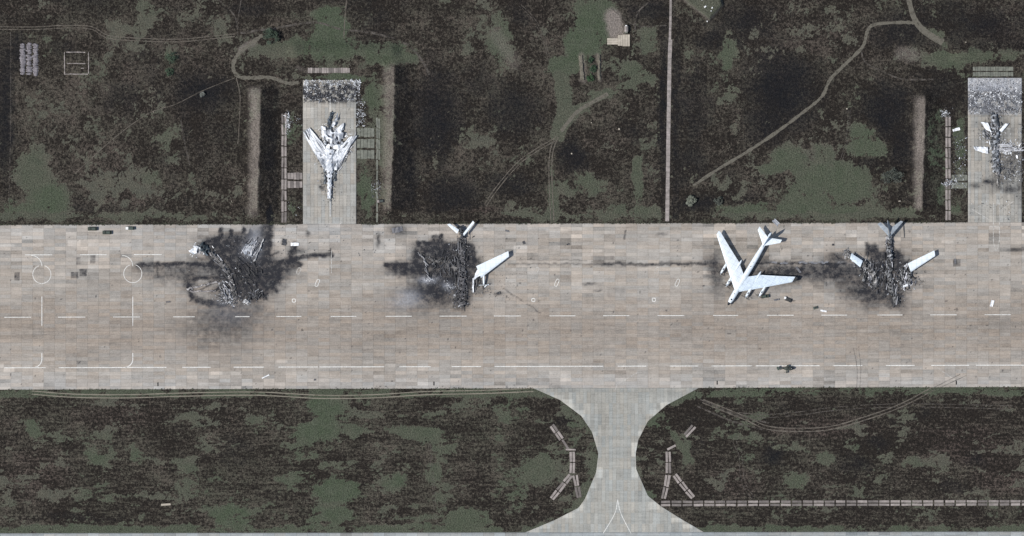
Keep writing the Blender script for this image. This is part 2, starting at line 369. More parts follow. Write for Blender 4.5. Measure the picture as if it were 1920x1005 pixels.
# dark burnt areas, north field, with shade painted on the left bank's far flank
for q in [(8, 210, 22, 140, 1), (385, 170, 60, 42, .95), (230, 185, 50, 40, .6), (420, 250, 50, 45, .4), (300, 110, 60, 25, .5), (120, 90, 40, 20, .5),
          (820, 220, 60, 110, .9), (850, 370, 60, 50, .9), (480, 18, 70, 14, .6), (770, 330, 18, 90, .8), (960, 205, 60, 60, .8), (1075, 290, 42, 45, .9), (955, 345, 55, 28, .75),
          (900, 150, 60, 40, .5), (1470, 160, 75, 95, 1.0), (1440, 230, 60, 50, .8), (1400, 40, 80, 45, .7), (1690, 60, 70, 45, .7), (1660, 210, 60, 70, .9), (1685, 270, 26, 60, .8),
          (1345, 75, 55, 24, .8), (1300, 200, 40, 90, .65), (1243, 200, 12, 170, .9), (1268, 200, 9, 190, .8), (1220, 20, 60, 22, .8), (1310, 385, 55, 22, .9), (1400, 372, 60, 18, .5), (1840, 50, 90, 40, .7), (1180, 250, 60, 30, .5), (30, 95, 30, 35, .8),
          (970, 30, 30, 30, .6), (508, 280, 17, 130, .75), (1750, 170, 40, 40, .5)]: DK(*q[:4], q[4])
# grey and green patches, north field
for q in [(62, 330, 30, 60, .8, .5), (95, 378, 34, 34, .9, 1), (30, 395, 40, 22, .6, .8), (60, 245, 16, 36, .35, .2), (300, 235, 36, 30, .55, .4), (318, 270, 24, 30, .6, .4), (268, 342, 42, 26, .6, .5),
          (350, 330, 18, 34, .4, .3), (200, 310, 75, 60, .14, -.3), (235, 365, 70, 26, .18, -.4), (200, 408, 260, 12, .42, .1), (90, 190, 40, 30, .25, .1), (180, 130, 40, 30, .25, .3),
          (240, 40, 60, 12, .35, .1), (60, 15, 50, 20, .2, -.2), (340, 45, 90, 12, .25, .1), (430, 350, 40, 40, .25, -.2), (420, 75, 40, 14, .3, .1),
          (622, 45, 34, 34, .95, 1), (590, 90, 90, 24, .8, .85), (725, 100, 62, 24, .75, .9), (560, 28, 60, 8, .4, .6), (520, 100, 50, 22, .5, .3), (640, 145, 60, 6, .9, 1), (500, 120, 50, 20, .3, .2),
          (548, 240, 18, 30, .45, .9), (553, 385, 16, 28, .45, .8), (688, 362, 17, 52, .75, 1), (697, 180, 18, 32, .55, .9), (720, 290, 14, 110, .35, .3), (850, 100, 30, 30, .35, .1),
          (885, 60, 40, 40, .35, .2), (940, 75, 26, 62, .6, .6), (965, 120, 24, 22, .5, .2), (800, 50, 60, 30, .2, 0), (905, 280, 30, 30, .25, 0), (860, 300, 25, 30, .25, 0),
          (1118, 52, 46, 44, 1.0, 1), (1088, 85, 36, 28, 1.0, 1), (1048, 128, 28, 18, .9, .7), (1056, 165, 16, 34, 1, .5), (1056, 215, 20, 26, 1, .4), (1046, 250, 13, 18, 1, .3),
          (1215, 78, 16, 26, .7, .5), (1185, 132, 30, 14, .5, .6), (1210, 152, 20, 10, .7, .5), (1125, 176, 34, 10, .75, .5), (1090, 205, 30, 8, .7, .4), (1195, 340, 12, 40, .6, .6), (1090, 345, 46, 22, .5, .6),
          (1035, 380, 12, 46, .6, .5), (1010, 402, 60, 14, .7, .3), (1180, 400, 80, 16, .6, .5), (905, 400, 60, 14, .3, -.9), (1135, 268, 50, 22, .25, -.2), (1195, 90, 20, 12, .4, .4),
          (1366, 105, 15, 32, .95, .8), (1290, 112, 12, 28, .5, .4), (1280, 15, 26, 15, .4, .3), (1620, 255, 28, 30, .75, .9), (1628, 280, 44, 16, .8, .8), (1475, 300, 38, 26, .85, .8),
          (1440, 315, 28, 12, .7, .7), (1555, 330, 66, 26, .9, .85), (1525, 365, 80, 30, .75, .7), (1600, 350, 40, 30, .7, .8), (1440, 396, 130, 17, .8, .8), (1650, 400, 90, 14, .55, .6), (1570, 402, 60, 14, .7, .8), (1320, 345, 30, 8, .5, .2),
          (1700, 102, 44, 18, .55, 0), (1790, 112, 62, 18, .75, .7), (1860, 105, 60, 12, .6, .6), (1748, 62, 26, 8, .9, .5), (1355, 270, 40, 36, .25, 0), (1530, 70, 60, 40, .12, -.4), (1545, 290, 20, 20, .4, .5),
          (1755, 300, 20, 110, .32, 1.2), (1800, 260, 12, 60, .4, .9), (1798, 390, 14, 24, .5, .9), (1672, 335, 24, 24, .45, .6), (1640, 390, 40, 20, .4, .4), (1860, 140, 60, 5, .8, .9),
          (320, 118, 16, 26, .35, 1), (1345, 345, 24, 16, .35, .1), (180, 60, 60, 20, .2, 0), (1120, 20, 50, 20, .5, .8)]: L(*q[:6])
L(1765, 75, 22, 8, .9, .6, 35)
# green and grey patches, south infields
for q in [(60, 800, 15, 20, .75, .8), (180, 858, 26, 12, .75, .8), (210, 850, 10, 14, .4, .5), (257, 858, 16, 15, .75, .8), (252, 838, 8, 9, .5, .6), (105, 772, 24, 14, .4, .5), (175, 832, 12, 14, .45, .5), (66, 896, 10, 9, .5, .2), (110, 875, 26, 8, .35, .1),
          (360, 862, 26, 8, .35, .2), (300, 865, 22, 7, .35, .1), (430, 968, 40, 22, .85, 1.2), (610, 765, 40, 34, .8, 1.1), (590, 808, 46, 22, .75, 1), (562, 842, 34, 20, .7, .7), (668, 805, 30, 16, .6, .6),
          (780, 812, 56, 15, .95, .7), (735, 805, 20, 12, .5, .5), (560, 905, 30, 18, .65, .7), (635, 920, 46, 22, .9, 1.2), (745, 903, 26, 16, .65, .9), (817, 884, 18, 15, .75, .6), (720, 870, 24, 14, .35, .1), (620, 965, 60, 18, .6, .9),
          (880, 972, 46, 18, .7, .8), (780, 975, 50, 14, .35, .5), (960, 765, 34, 26, .55, .8), (940, 800, 20, 40, .5, .5), (960, 920, 34, 40, .65, .7), (930, 850, 20, 40, .35, .5), (1010, 880, 30, 30, .35, .6), (1080, 800, 18, 30, .35, .7), (480, 800, 30, 14, .4, .5),
          (700, 755, 80, 10, .3, .5), (850, 765, 70, 14, .3, .3), (1105, 870, 10, 60, .5, .3), (1240, 795, 26, 20, .5, .9), (1285, 850, 8, 40, .6, .5), (1225, 925, 26, 14, .5, 1),
          (1400, 745, 40, 10, .4, .8), (1548, 858, 15, 20, .7, .5), (1500, 905, 18, 16, .7, .7), (1480, 890, 12, 12, .4, .5), (1712, 868, 26, 14, .6, .5), (1752, 866, 18, 12, .6, .4), (1665, 925, 11, 12, .6, .4), (1345, 862, 18, 9, .3, .1), (1600, 720, 300, 16, .25, .5),
          (1550, 800, 120, 22, .15, -.7), (1800, 830, 90, 40, .12, -.8), (1380, 905, 60, 30, .16, -.6), (1880, 890, 60, 40, .14, -.7), (230, 780, 90, 30, .12, -.5), (70, 890, 70, 50, .08, -.5), (1300, 745, 60, 12, .3, .7)]: L(*q[:6])
for q in [(1445, 853, 26, 20, .9), (1600, 872, 46, 22, .6), (1640, 830, 40, 20, .45), (1830, 860, 30, 22, .5), (1790, 915, 50, 18, .5), (440, 850, 50, 40, .4), (140, 970, 120, 10, .5), (1060, 790, 30, 22, .6), (1300, 820, 30, 40, .3), (1720, 780, 60, 14, .4)]: DK(*q[:4], q[4])
def LS(pts, wd, a, g):
    global cov, grn, drk
    b = 1-sst(seg(wx2, wy2, pts), wd-3, wd+4); cov = cov+b*a; grn = grn*(1-b)+g*b; drk = drk*(1-b)
LS([(1046, 120), (1056, 165), (1058, 215), (1046, 252)], 13, .9, .4); LS([(1042, 118), (1075, 125), (1085, 95)], 14, .8, .8); LS([(1050, 240), (1082, 208), (1140, 172)], 6, .9, .4); LS([(1140, 172), (1200, 150)], 7, .5, .5)
LS([(1035, 290), (1036, 415)], 5, .5, .5); LS([(1264, 815), (1280, 840), (1298, 866)], 6, .7, .6); LS([(1195, 300), (1198, 410)], 9, .5, .6)
# straight-edged verges
def band(y0, y1, a, g, x0=-1e6, x1=1e6, jit=5):
    global cov, grn, drk
    e = (fbm(X, Y, 16, 3, 41)-.5)*jit*2
    b = sst(Y+e, y0-2, y0+2)*(1-sst(Y+e, y1-3, y1+3))*(X > x0)*(X < x1); cov = cov+b*a; grn = grn*(1-b)+g*b; drk = drk*(1-b*.8)
band(726, 746, .62, .7, x1=1120); band(724, 742, .5, .8, x0=1180); band(985, 1002, .75, .75, jit=9); band(399, 424, .18, .3, jit=10)
band(408, 424, -.25, .3, jit=6)
e_ = np.abs(seg(X, Y, [(1000, 730), (1050, 750), (1090, 780), (1110, 810), (1122, 850), (1118, 885), (1097, 935), (1085, 952), (1040, 975), (985, 998)]))
cov += .5*(1-sst(e_+(fbm(X, Y, 12, 3, 77)-.5)*14, 6, 16)); grn = np.where(e_ < 16, .5, grn)
e_ = np.abs(seg(X, Y, [(1312, 728), (1250, 760), (1215, 790), (1197, 825), (1192, 850), (1193, 880), (1215, 930), (1240, 950), (1320, 1000)]))
cov += .3*(1-sst(e_+(fbm(X, Y, 12, 3, 78)-.5)*14, 4, 13))
# bare earth crests and patches; banks' sunlit and shaded sides painted in
def SOIL(pts, wd, a, soft=4):
    global soil_and_lit
    d = seg(wx2, wy2, pts); soil_and_lit = np.maximum(soil_and_lit, a*(1-sst(d, wd-soft, wd+soft))*(.55+.9*(fbm(X, Y*.35, 14, 4, 51))))
def FLANK(x0, xc, x1, y0, y1, a, dk):  # sunward side painted pale like bare earth, far side painted dark as shade
    global soil_and_lit, drk, cov
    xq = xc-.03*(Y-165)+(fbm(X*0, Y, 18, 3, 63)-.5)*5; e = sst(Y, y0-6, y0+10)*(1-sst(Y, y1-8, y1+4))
    m = sst(wx2, x0-3, x0+12)*(1-sst(X, xq-1.5, xq+1.5))*e; soil_and_lit = np.maximum(soil_and_lit, a*m*(.5+1.0*(fbm(X*2.4, Y*.5, 14, 4, 51)))); cov = cov+m*.25
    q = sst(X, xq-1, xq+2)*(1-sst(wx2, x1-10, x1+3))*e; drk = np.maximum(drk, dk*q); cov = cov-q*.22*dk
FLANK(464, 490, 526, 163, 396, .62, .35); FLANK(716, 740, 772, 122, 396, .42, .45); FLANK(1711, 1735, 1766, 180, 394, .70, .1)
SOIL([(478, 330), (474, 400)], 8, .40, 6)
SOIL([(1148, 32), (1156, 62)], 14, 1.25, 7); SOIL([(1090, 105), (1094, 150)], 6, .5, 4); SOIL([(1122, 103), (1124, 150)], 4, .5, 3); SOIL([(452, 92), (476, 80)], 6, .6, 4)
SOIL([(1690, 100), (1712, 104)], 12, .35, 8); SOIL([(930, 62), (965, 120)], 12, .22, 8); SOIL([(560, 128), (575, 134)], 4, .3, 3)
soil_and_lit += .25*blob(wx2, wy2, 1110, 128, 5, 20)
grn += 1.4*blob(wx2, wy2, 1110, 128, 10, 26)+1.2*blob(wx2, wy2, 622, 60, 36, 40)+1.0*blob(wx2, wy2, 1105, 75, 40, 40)
drk = np.maximum(drk, .9*(1-sst(np.hypot((wx2-506)/8, (wy2-408)/26), .7, 1.3)))
# height: the earth banks of the two blast shelters
Z = np.zeros_like(X)
def BANK(x0, xc, x1, y0, y1, h):
    global Z
    xq = xc-.03*(Y-165)+(fbm(X*0, Y, 18, 3, 63)-.5)*5; left = np.clip((X-x0)/(xq-x0), 0, 1)**1.3; right = np.clip((x1-X)/(x1-xq), 0, 1)**1.2; ends = sst(Y, y0-14, y0+12)*(1-sst(Y, y1-12, y1+14))
    Z = np.maximum(Z, h*np.minimum(left, right)*ends*(.9+.25*(fbm(X, Y, 20, 3, 61)-.5)))
BANK(456, 490, 526, 165, 396, 5.0); BANK(712, 740, 780, 120, 396, 4.2); BANK(1698, 1735, 1768, 180, 392, 4.6)
def BANKH(y0, yc, y1, x0, x1, h):
    global Z
    a = sst(Y, y0, yc+2); b = 1-sst(Y, yc-2, y1); ends = sst(X, x0-12, x0+12)*(1-sst(X, x1-12, x1+12)); Z = np.maximum(Z, h*np.minimum(a, b)*ends)
BANKH(70, 98, 122, 545, 745, 3.0); BANKH(78, 100, 120, 1790, 2000, 3.0)
dd = polyd(X, Y, [(1268, -10), (1330, 40), (1357, 10), (1345, -30), (1268, -30)])
Z = np.maximum(Z, 3.0*(1-sst(dd, -6, 3))); kk = (1-sst(dd, -3, 0)); cov = cov+kk*1.0; grn = grn*(1-kk)+kk*.35; drk = drk*(1-kk)
rim = 1-sst(np.abs(dd+1.5), .5, 3); soil_and_lit = np.maximum(soil_and_lit, rim*.35)
Z += (~low)*0.0
XR = np.where(low, X*.62, X)
pf = fbm(XR, Y, 30, 6, 301, .84); pf = np.where(low, .75*pf+.25*fbm(X*.18, Y*1.2, 12, 4, 311, .7), pf)
bias = np.where(low, np.where(X < 1160, -.21, -.25), -.26)+(fbm(X, Y, 130, 3, 321)-.5)*.55
patch = bias+(cov-cov0)*np.where(low, .72, .98)-np.where(low, .15, .32)*drk0+(pf-.5)*np.where(low, 3.1, 2.7)
patch = sst(patch, .02, .12)
drk = drk*(1-patch*.9)
sd = ((np.abs(X-1244.5) < 5) | (np.abs(X-1267) < 7)) & (Y > 80) & (Y < 412); drk = np.where(sd, np.maximum(drk, .42), drk); patch = np.where(sd, patch*.5, patch)
fp = fbm(X, Y, 9, 4, 331, .7)
xx, yy = (X-960)*S, (502.5-Y)*S
go = gridmesh('grass_field', xx, yy, Z, M['grass'], (np.clip(cov0+(cov-cov0)*.25, -.3, .6), np.clip(grn, -1, 1), np.clip(soil_and_lit, 0, 1), np.clip(drk, 0, 1)), kind='structure')
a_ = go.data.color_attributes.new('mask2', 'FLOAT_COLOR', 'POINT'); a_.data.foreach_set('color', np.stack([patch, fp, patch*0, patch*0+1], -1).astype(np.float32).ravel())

# ---------------------------------------------------------------- concrete sheets with soot and repairs
def topedge(x): return 421.6-.0026*x
def botedge(x): return 730.6-.0026*x
RECTS = [(1055, 748, 1075, 766, .9), (1035, 741, 1056, 750, .5), (1075, 769, 1096, 783, .9), (1102, 810, 1117, 826, .6), (1118, 875, 1130, 895, 1), (1103, 905, 1118, 916, .7), (1096, 928, 1104, 936, .8), (1083, 945, 1095, 957, .9), (1055, 962, 1076, 971, 1), (1010, 981, 1034, 992, .8), (993, 990, 1012, 1000, 1),
         (1238, 754, 1256, 766, .9), (1217, 768, 1236, 780, .7), (1184, 829, 1195, 855, 1.2), (1184, 875, 1196, 896, 1.1), (1216, 942, 1236, 956, .8), (1258, 970, 1282, 978, 1), (1280, 982, 1298, 990, 1), (1196, 808, 1206, 818, .8),
         (963, 460, 988, 474, .8), (0, 458, 26, 463, .8), (128, 450, 150, 462, .7), (8, 690, 27, 697, .9), (0, 682, 7, 690, .9), (395, 696, 416, 703, .8), (519, 675, 538, 680, .6), (1024, 430, 1064, 436, .5), (1110, 468, 1128, 474, .6), (1540, 452, 1562, 458, .5), (1720, 438, 1742, 446, .5), (1765, 450, 1786, 456, .6), (926, 576, 946, 592, .35), (1030, 700, 1060, 720, .2), (545, 456, 558, 461, 1.0)]
DRECT = [(133, 510, 147, 521, .45), (149, 504, 162, 517, .45), (27, 511, 37, 527, .4), (170, 478, 178, 494, .3), (1788, 485, 1800, 499, .35), (1110, 480, 1150, 497, .12), (144, 482, 150, 496, .3), (1140, 540, 1170, 560, .06)]
def concrete_mask(X, Y):
    wx = X+(fbm(X, Y, 22, 4, 101)-.5)*26; wy = Y+(fbm(X, Y, 22, 4, 103)-.5)*20
    w2x = X+(fbm(X, Y, 8, 3, 105)-.5)*7; w2y = Y+(fbm(X, Y, 8, 3, 107)-.5)*6
    soot = np.zeros_like(X); ash = np.zeros_like(X); tone = np.full_like(X, .5); brt = np.zeros_like(X)
    def S_(v): nonlocal soot; soot = 1-(1-soot)*(1-np.clip(v, 0, 1))
    def pol(pts, a, soft=5): S_(a*(1-sst(polyd(w2x, w2y, pts), -soft, soft)))
    def st(pts, wd, a, soft=None): soft = soft or wd*.7; S_(a*(1-sst(seg(w2x, w2y, pts), wd-soft, wd+soft)))
    # first wreck
    pol([(372, 458), (398, 450), (410, 440), (415, 431), (419, 443), (431, 436), (436, 443), (452, 437), (458, 430), (466, 440), (482, 428), (497, 420), (505, 440), (498, 480), (520, 500), (525, 520), (500, 555), (470, 568), (440, 556), (400, 510), (385, 480)], .42, 7)
    for b in [(455, 515, 50, 34, .50), (492, 522, 34, 24, .75), (428, 460, 46, 17, .80), (512, 505, 26, 20, .45), (385, 500, 34, 14, .4), (320, 512, 60, 18, .30), (480, 500, 20, 60, .45), (430, 590, 60, 34, .38), (400, 625, 70, 40, .14), (420, 545, 30, 18, .2), (356, 528, 14, 18, .55), (500, 470, 12, 34, .5), (560, 470, 12, 8, .3)]: S_(blob(wx, wy, *b[:4])*b[4])
    st([(256, 497), (300, 496), (345, 494), (420, 497)], 3.2, .62); st([(262, 500), (350, 500)], 7, .22); st([(296, 498), (296, 520)], 2, .3)
    st([(505, 497), (540, 490), (566, 496)], 4, .6); st([(520, 505), (545, 485), (551, 462)], 7, .55); st([(548, 486), (575, 480), (600, 478), (622, 478)], 3.5, .6); st([(620, 468), (622, 482)], 2, .7)
    st([(354, 535), (362, 560), (385, 568), (420, 570)], 5, .55); st([(505, 425), (503, 455), (496, 480)], 7, .7); st([(555, 497), (500, 510)], 9, .4)
    for b in [(478, 445, 12, 24, .40), (470, 470, 15, 14, .5), (372, 470, 9, 7, .6), (425, 566, 16, 6, .25), (430, 590, 40, 20, .12)]: ash += blob(w2x, w2y, *b[:4])*b[4]
    for q in ([(415, 430), (412, 452)], [(434, 434), (432, 452)], [(457, 430), (455, 450)], [(412, 444), (380, 460)], [(470, 432), (468, 450)]): st(q, 3.2, .8, 2)
    for q in ([(500, 520), (520, 545)], [(470, 560), (488, 552)], [(385, 470), (376, 462)], [(545, 486), (552, 462)], [(520, 500), (560, 484)], [(398, 520), (366, 522)], [(420, 452), (470, 470)], [(480, 500), (500, 560)], [(452, 480), (446, 540)]): st(q, 3, .6, 2.5)
    # second wreck
    for q in ([(783, 455), (805, 455)], [(815, 444), (812, 470)], [(825, 443), (830, 470)], [(885, 462), (890, 490)], [(724, 497), (790, 498)], [(850, 460), (846, 500)], [(782, 470), (786, 500)], [(822, 452), (836, 492)]): st(q, 3.4, .7, 2.5)
    pol([(782, 454), (804, 455), (810, 446), (822, 441), (831, 446), (838, 455), (850, 452), (880, 457), (888, 462), (892, 482), (905, 490), (905, 500), (880, 540), (800, 520), (775, 490), (768, 484)], .36, 6)
    for b in [(820, 466, 36, 16, .72), (838, 476, 30, 12, .4), (840, 516, 50, 30, .5), (808, 545, 34, 18, .75), (768, 506, 40, 14, .7), (882, 478, 12, 18, .5), (868, 510, 18, 50, .35), (790, 560, 60, 30, .25), (868, 560, 14, 18, .5), (825, 555, 30, 18, .35), (895, 535, 22, 14, .25)]: S_(blob(wx, wy, *b[:4])*b[4])
    st([(723, 496), (760, 496), (800, 499)], 4, .6); st([(740, 502), (800, 510)], 9, .3)
    for b in [(768, 556, 22, 14, .38), (803, 524, 16, 6, .65), (840, 536, 10, 6, .5), (750, 570, 30, 10, .2), (845, 540, 5, 6, .4)]: ash += blob(w2x, w2y, *b[:4])*b[4]
    rr = random.Random(5)
    for cx, cy, r0, r1, n_ in ((452, 508, 34, 88, 54), (838, 505, 26, 62, 34), (1660, 515, 26, 66, 26)):
        for _ in range(n_):
            a = rr.uniform(0, 6.283); q0 = rr.uniform(r0*.6, r0); q1 = rr.uniform(r0, r1); b_ = a+rr.uniform(-.25, .25)
            st([(cx+q0*math.cos(a), cy+q0*.75*math.sin(a)), (cx+q1*math.cos(b_), cy+q1*.75*math.sin(b_))], rr.uniform(.7, 2.4), rr.uniform(.2, .55))
    # drain line across the apron
    st([(955, 495), (1060, 495), (1130, 495), (1240, 495), (1345, 494)], 1.6, .22, 1.2); st([(1130, 496), (1160, 494), (1200, 497), (1260, 494), (1340, 494)], 3, .34, 2.5); st([(970, 487), (1100, 488)], 1.2, .12, 1)
    # around the intact aircraft and third wreck
    for b in [(1340, 500, 16, 22, .55), (1345, 530, 12, 20, .3), (1450, 512, 50, 20, .55), (1520, 510, 70, 16, .42), (1570, 520, 20, 12, .45), (1580, 500, 40, 16, .3), (1430, 480, 10, 10, .3), (1568, 484, 16, 8, .5), (1380, 545, 30, 20, .2), (1640, 520, 60, 30, .45), (1640, 555, 46, 20, .5), (1620, 545, 40, 20, .3), (1668, 500, 34, 40, .35), (1682, 562, 14, 14, .45), (1500, 505, 90, 10, .25)]: S_(blob(wx, wy, *b[:4])*b[4])
    pol([(1621, 455), (1632, 458), (1645, 460), (1648, 472), (1688, 470), (1694, 484), (1700, 490), (1690, 512), (1640, 510), (1600, 500), (1640, 486), (1624, 478)], .62, 4); st([(1410, 494), (1500, 493), (1600, 496)], 2.2, .5)
    ash += .55*(1-sst(np.abs(w2y-492.5), .4, 1.4))*sst(X, 1440, 1450)*(1-sst(X, 1560, 1600))*(fbm(X, Y, 20, 2, 131) > .45)
    for b in [(1425, 545, 30, 8, .15), (1640, 520, 12, 5, .3), (1610, 492, 10, 8, .4)]: ash += blob(w2x, w2y, *b[:4])*b[4]
    ash += .5*((X > 1810) & (Y < 170))*(Y > 100)*(fbm(X, Y, 8, 3, 401)+.2)+.25*((X > 1810) & (Y < 216) & (Y > 100))
    # small stains
    st([(944, 541), (978, 562)], 1.2, .35, 1); st([(988, 570), (1015, 588)], 1.0, .3, .8); st([(1172, 432), (1172, 448)], 1.5, .35, 1)
    for b in [(745, 430, 16, 8, .5), (709, 450, 4, 12, .45), (1106, 532, 12, 2, .4), (1122, 545, 8, 2, .4), (1240, 440, 12, 4, .3), (935, 550, 7, 3, .6), (533, 453, 4, 6, .6), (577, 438, 4, 4, .5), (1855, 468, 20, 30, -.2), (1560, 505, 20, 6, .2),
              (1890, 310, 20, 24, .22), (1882, 330, 30, 30, .1), (1850, 340, 8, 5, .6), (1828, 348, 12, 5, .4), (1895, 355, 16, 7, .5), (1868, 345, 14, 14, .35), (1900, 290, 14, 10, .4), (618, 345, 26, 8, .15), (602, 352, 4, 3, .6), (1868, 240, 30, 30, .25), (1920, 330, 14, 60, .3), (1905, 468, 20, 3, .4)]: S_(blob(w2x, w2y, *b[:4])*b[4])
    S_(.4*sst(fbm(X, Y, 5, 2, 191, .4), .86, .92)*(Y < 730))
    S_(.85*blob(w2x, w2y, 622, 174, 70, 18, 0, 3)*(fbm(X, Y, 6, 3, 195) > .40)); S_(.65*blob(w2x, w2y, 1864, 186, 70, 30, 0, 3)*(fbm(X, Y, 6, 3, 197) > .42))
    # tone
    tone = tone+.045*(sst(Y, 690, 715))-.22*blob(X, Y, 960, 618, 2600, 54)+.03*blob(X, Y, 1180, 1000, 190, 230)+.035*blob(X, Y, 400, 440, 500, 40)-.035*blob(X, Y, 1750, 560, 300, 60)
    tone = tone+.02*sst(Y, 730, 745)-.03*blob(X, Y, 240, 560, 260, 60)+.05*blob(X, Y, 1130, 850, 60, 120)
    tone = tone-.05*blob(X, Y, 1180, 737, 140, 10)+.05*blob(X, Y, 600, 430, 90, 14)
    for x0, y0, x1, y1, a in RECTS: brt = np.maximum(brt, a*((X >= x0) & (X <= x1) & (Y >= y0) & (Y <= y1)))
    for x0, y0, x1, y1, a in DRECT: S_(a*((X >= x0) & (X <= x1) & (Y >= y0) & (Y <= y1))*(fbm(X, Y, 10, 3, 181)+.3))
    return 1-(1-np.clip(soot, 0, 1))**2.5, np.clip(ash, 0, 1), np.clip(tone, 0, 1), brt
ax = np.concatenate([-60-np.geomspace(20, 3000, 8)[::-1], np.arange(-60, 1981, 2.0), 1980+np.geomspace(20, 3000, 8)])
t = np.linspace(0, 1, 156)[:, None]
def sheet(name, xa, ya, m, z=ZC, mask=True, **k):
    mk = concrete_mask(xa, ya) if mask else None
    o = gridmesh(name, (xa-960)*S, (502.5-ya)*S, np.full(xa.shape, z), m, mk, kind='structure')
    q = o.modifiers.new('thickness', 'SOLIDIFY'); q.thickness = .1; q.offset = -1; return o
XX = np.repeat(ax[None, :], 156, 0); YY = topedge(XX)*(1-t)+botedge(XX)*t
sheet('apron', XX, YY, M['concrete'])
Lp = [(1000, 727.8), (1050, 750), (1090, 780), (1110, 810), (1122, 850), (1118, 885), (1097, 935), (1085, 952), (1040, 975), (985, 998)]
Rp = [(1312, 727.4), (1250, 760), (1215, 790), (1197, 825), (1192, 850), (1193, 880), (1215, 930), (1240, 950), (1280, 975), (1320, 998)]
rows = 137; ty = np.linspace(0, 1, rows)[:, None]; yl = 728+(998-728)*ty[:, 0]
xl = np.interp(yl, [p[1] for p in Lp], [p[0] for p in Lp]); xr = np.interp(yl, [p[1] for p in Rp], [p[0] for p in Rp])
tu = np.linspace(0, 1, 160)[None, :]; XX = xl[:, None]*(1-tu)+xr[:, None]*tu
Y0 = botedge(XX)+.02; Y1 = 999.8-.0016*XX; YY = Y0*(1-ty)+Y1*ty
sheet('taxiway', XX, YY, M['taxi'])
XX = np.repeat(ax[None, :], 60, 0); t = np.linspace(0, 1, 60)[:, None]; YY = (999.82-.0016*XX)*(1-t)+1200*t
sheet('runway', XX, YY, M['runway'])
def pad(name, x0, x1, y0, nx, ny, m=M['pad']):
    t = np.linspace(0, 1, ny)[:, None]; XX = np.repeat(np.linspace(x0, x1, nx)[None, :], ny, 0); YY = y0*(1-t)+(topedge(XX)-.02)*t
    return sheet(name, XX, YY, m)
pad('hardstand', 568, 668, 150, 60, 140); pad('hardstand', 1815, 1916, 146, 60, 140)
# painted marks on the concrete: each sheet lies just above the slabs
ZP = ZC+.02
def marks(name, m, items, z=ZP):
    mb = MB()
    for pts, wd in items: ribbon_mb(mb, pts, wd, z)
    return mb.build(name, m, kind='structure')
def yl2(x, a): return a-.0026*x
marks('dashed_line_marking', M['paint'], [([(a, yl2(a, 594.9)), (b, yl2(b, 594.9))], 1.25) for a, b in [(8, 58), (109, 160), (212, 262), (325, 365), (441, 468), (518, 565), (620, 668), (723, 772), (824, 875), (926, 977), (1030, 1079), (1131, 1180), (1233, 1283), (1337, 1384), (1438, 1488), (1540, 1588), (1645, 1692), (1744, 1794), (1846, 1895)]])
marks('edge_line_marking', M['paint'], [([(a, yl2(a, 689.6)), (b, yl2(b, 689.6))], 1.45) for a, b in [(8, 86), (110, 312), (342, 395), (438, 495), (522, 596), (599, 720), (749, 808), (847, 902), (927, 1131), (1158, 1212), (1256, 1309), (1334, 1410), (1417, 1537), (1563, 1617), (1661, 1715), (1746, 1817), (1830, 1960)]])
marks('short_line_marking', M['paint'], [([(a, yl2(a, 478)), (b, yl2(b, 478))], 1.3) for a, b in [(47, 98), (150, 200), (251, 303)]])
def arc(cx, cy, r, a0, a1, n=28): return [(cx+r*math.cos(math.radians(a0+(a1-a0)*i/n)), cy+r*math.sin(math.radians(a0+(a1-a0)*i/n))) for i in range(n+1)]
for cx in (78.5, 249):
    marks('parking_circle_marking', M['paint'], [(arc(cx, 514.5-.009*(cx-78), 17, -72, 250), 1.0)])
    marks('lead_in_line_marking', M['paint'], [(arc(cx-20, 499, 20, -90, 0), 1.1), ([(cx, 556), (cx, 611)], 1.2), ([(cx, 662), (cx, 672)]+arc(cx-16, 673, 16, 10, 80), 1.5)])
marks('fork_marking', M['paint'], [([(1158, 935), (1153, 962), (1131, 1000)], 1.1), ([(1158, 935), (1164, 962), (1183, 1000)], 1.1)])
marks('curve_marking', M['paint_faint'], [([(1196, 698), (1172, 712), (1157, 722), (1154, 734)], 1.0)])
marks('stop_line_marking', M['paint_faint'], [([(621.5, 470), (621.5, 512)], 1.2), ([(596, 419.5), (640, 419.4)], 1.0), ([(1758, 690), (1790, 712), (1800, 720)], .8)])
def rot_ring(cx, cy, rx, ry, ang, n=20):
    out = []
    for i in range(n+1):
        a = 2*math.pi*i/n; x, y = rx*math.copysign(abs(math.cos(a))**.6, math.cos(a)), ry*math.copysign(abs(math.sin(a))**.6, math.sin(a))
        c, s = math.cos(ang), math.sin(ang); out.append((cx+x*c-y*s, cy+x*s+y*c))
    return out
for cx, cy, rx, ry, a in [(595, 530.5, 2.8, 7, .4), (1044, 530, 2.8, 7, .4), (1270, 530, 2.8, 7, .4), (560, 508, 3, 6, .4), (1006, 507, 3, 6, .4), (1232, 507, 3, 6, .4)]:
    marks('oval_marking', M['paint'] if cy > 520 else M['paint_faint'], [(rot_ring(cx, cy, rx, ry, a), 1.0)])
for cx, cy in [(551, 563.5), (1000, 562.5), (1226, 562)]: marks('ring_marking', M['paint'], [(rot_ring(cx, cy, 3, 3, 0), 1.3)])
marks('aircraft_outline_marking', M['paint_faint'], [([(1862.5, 380), (1862.5, 440), (1863, 455), (1868, 470), (1873, 455), (1874, 440), (1874, 380)], 1.1), ([(1822, 392), (1855, 412)], 1.2), ([(1856, 424), (1881, 424)], 1), ([(1900, 378), (1878, 392)], 1)])
marks('hardstand_centre_line_marking', M['paint'], [([(619, 150), (619, 240)], .9), ([(619.5, 372), (619, 406)], 1.2)])
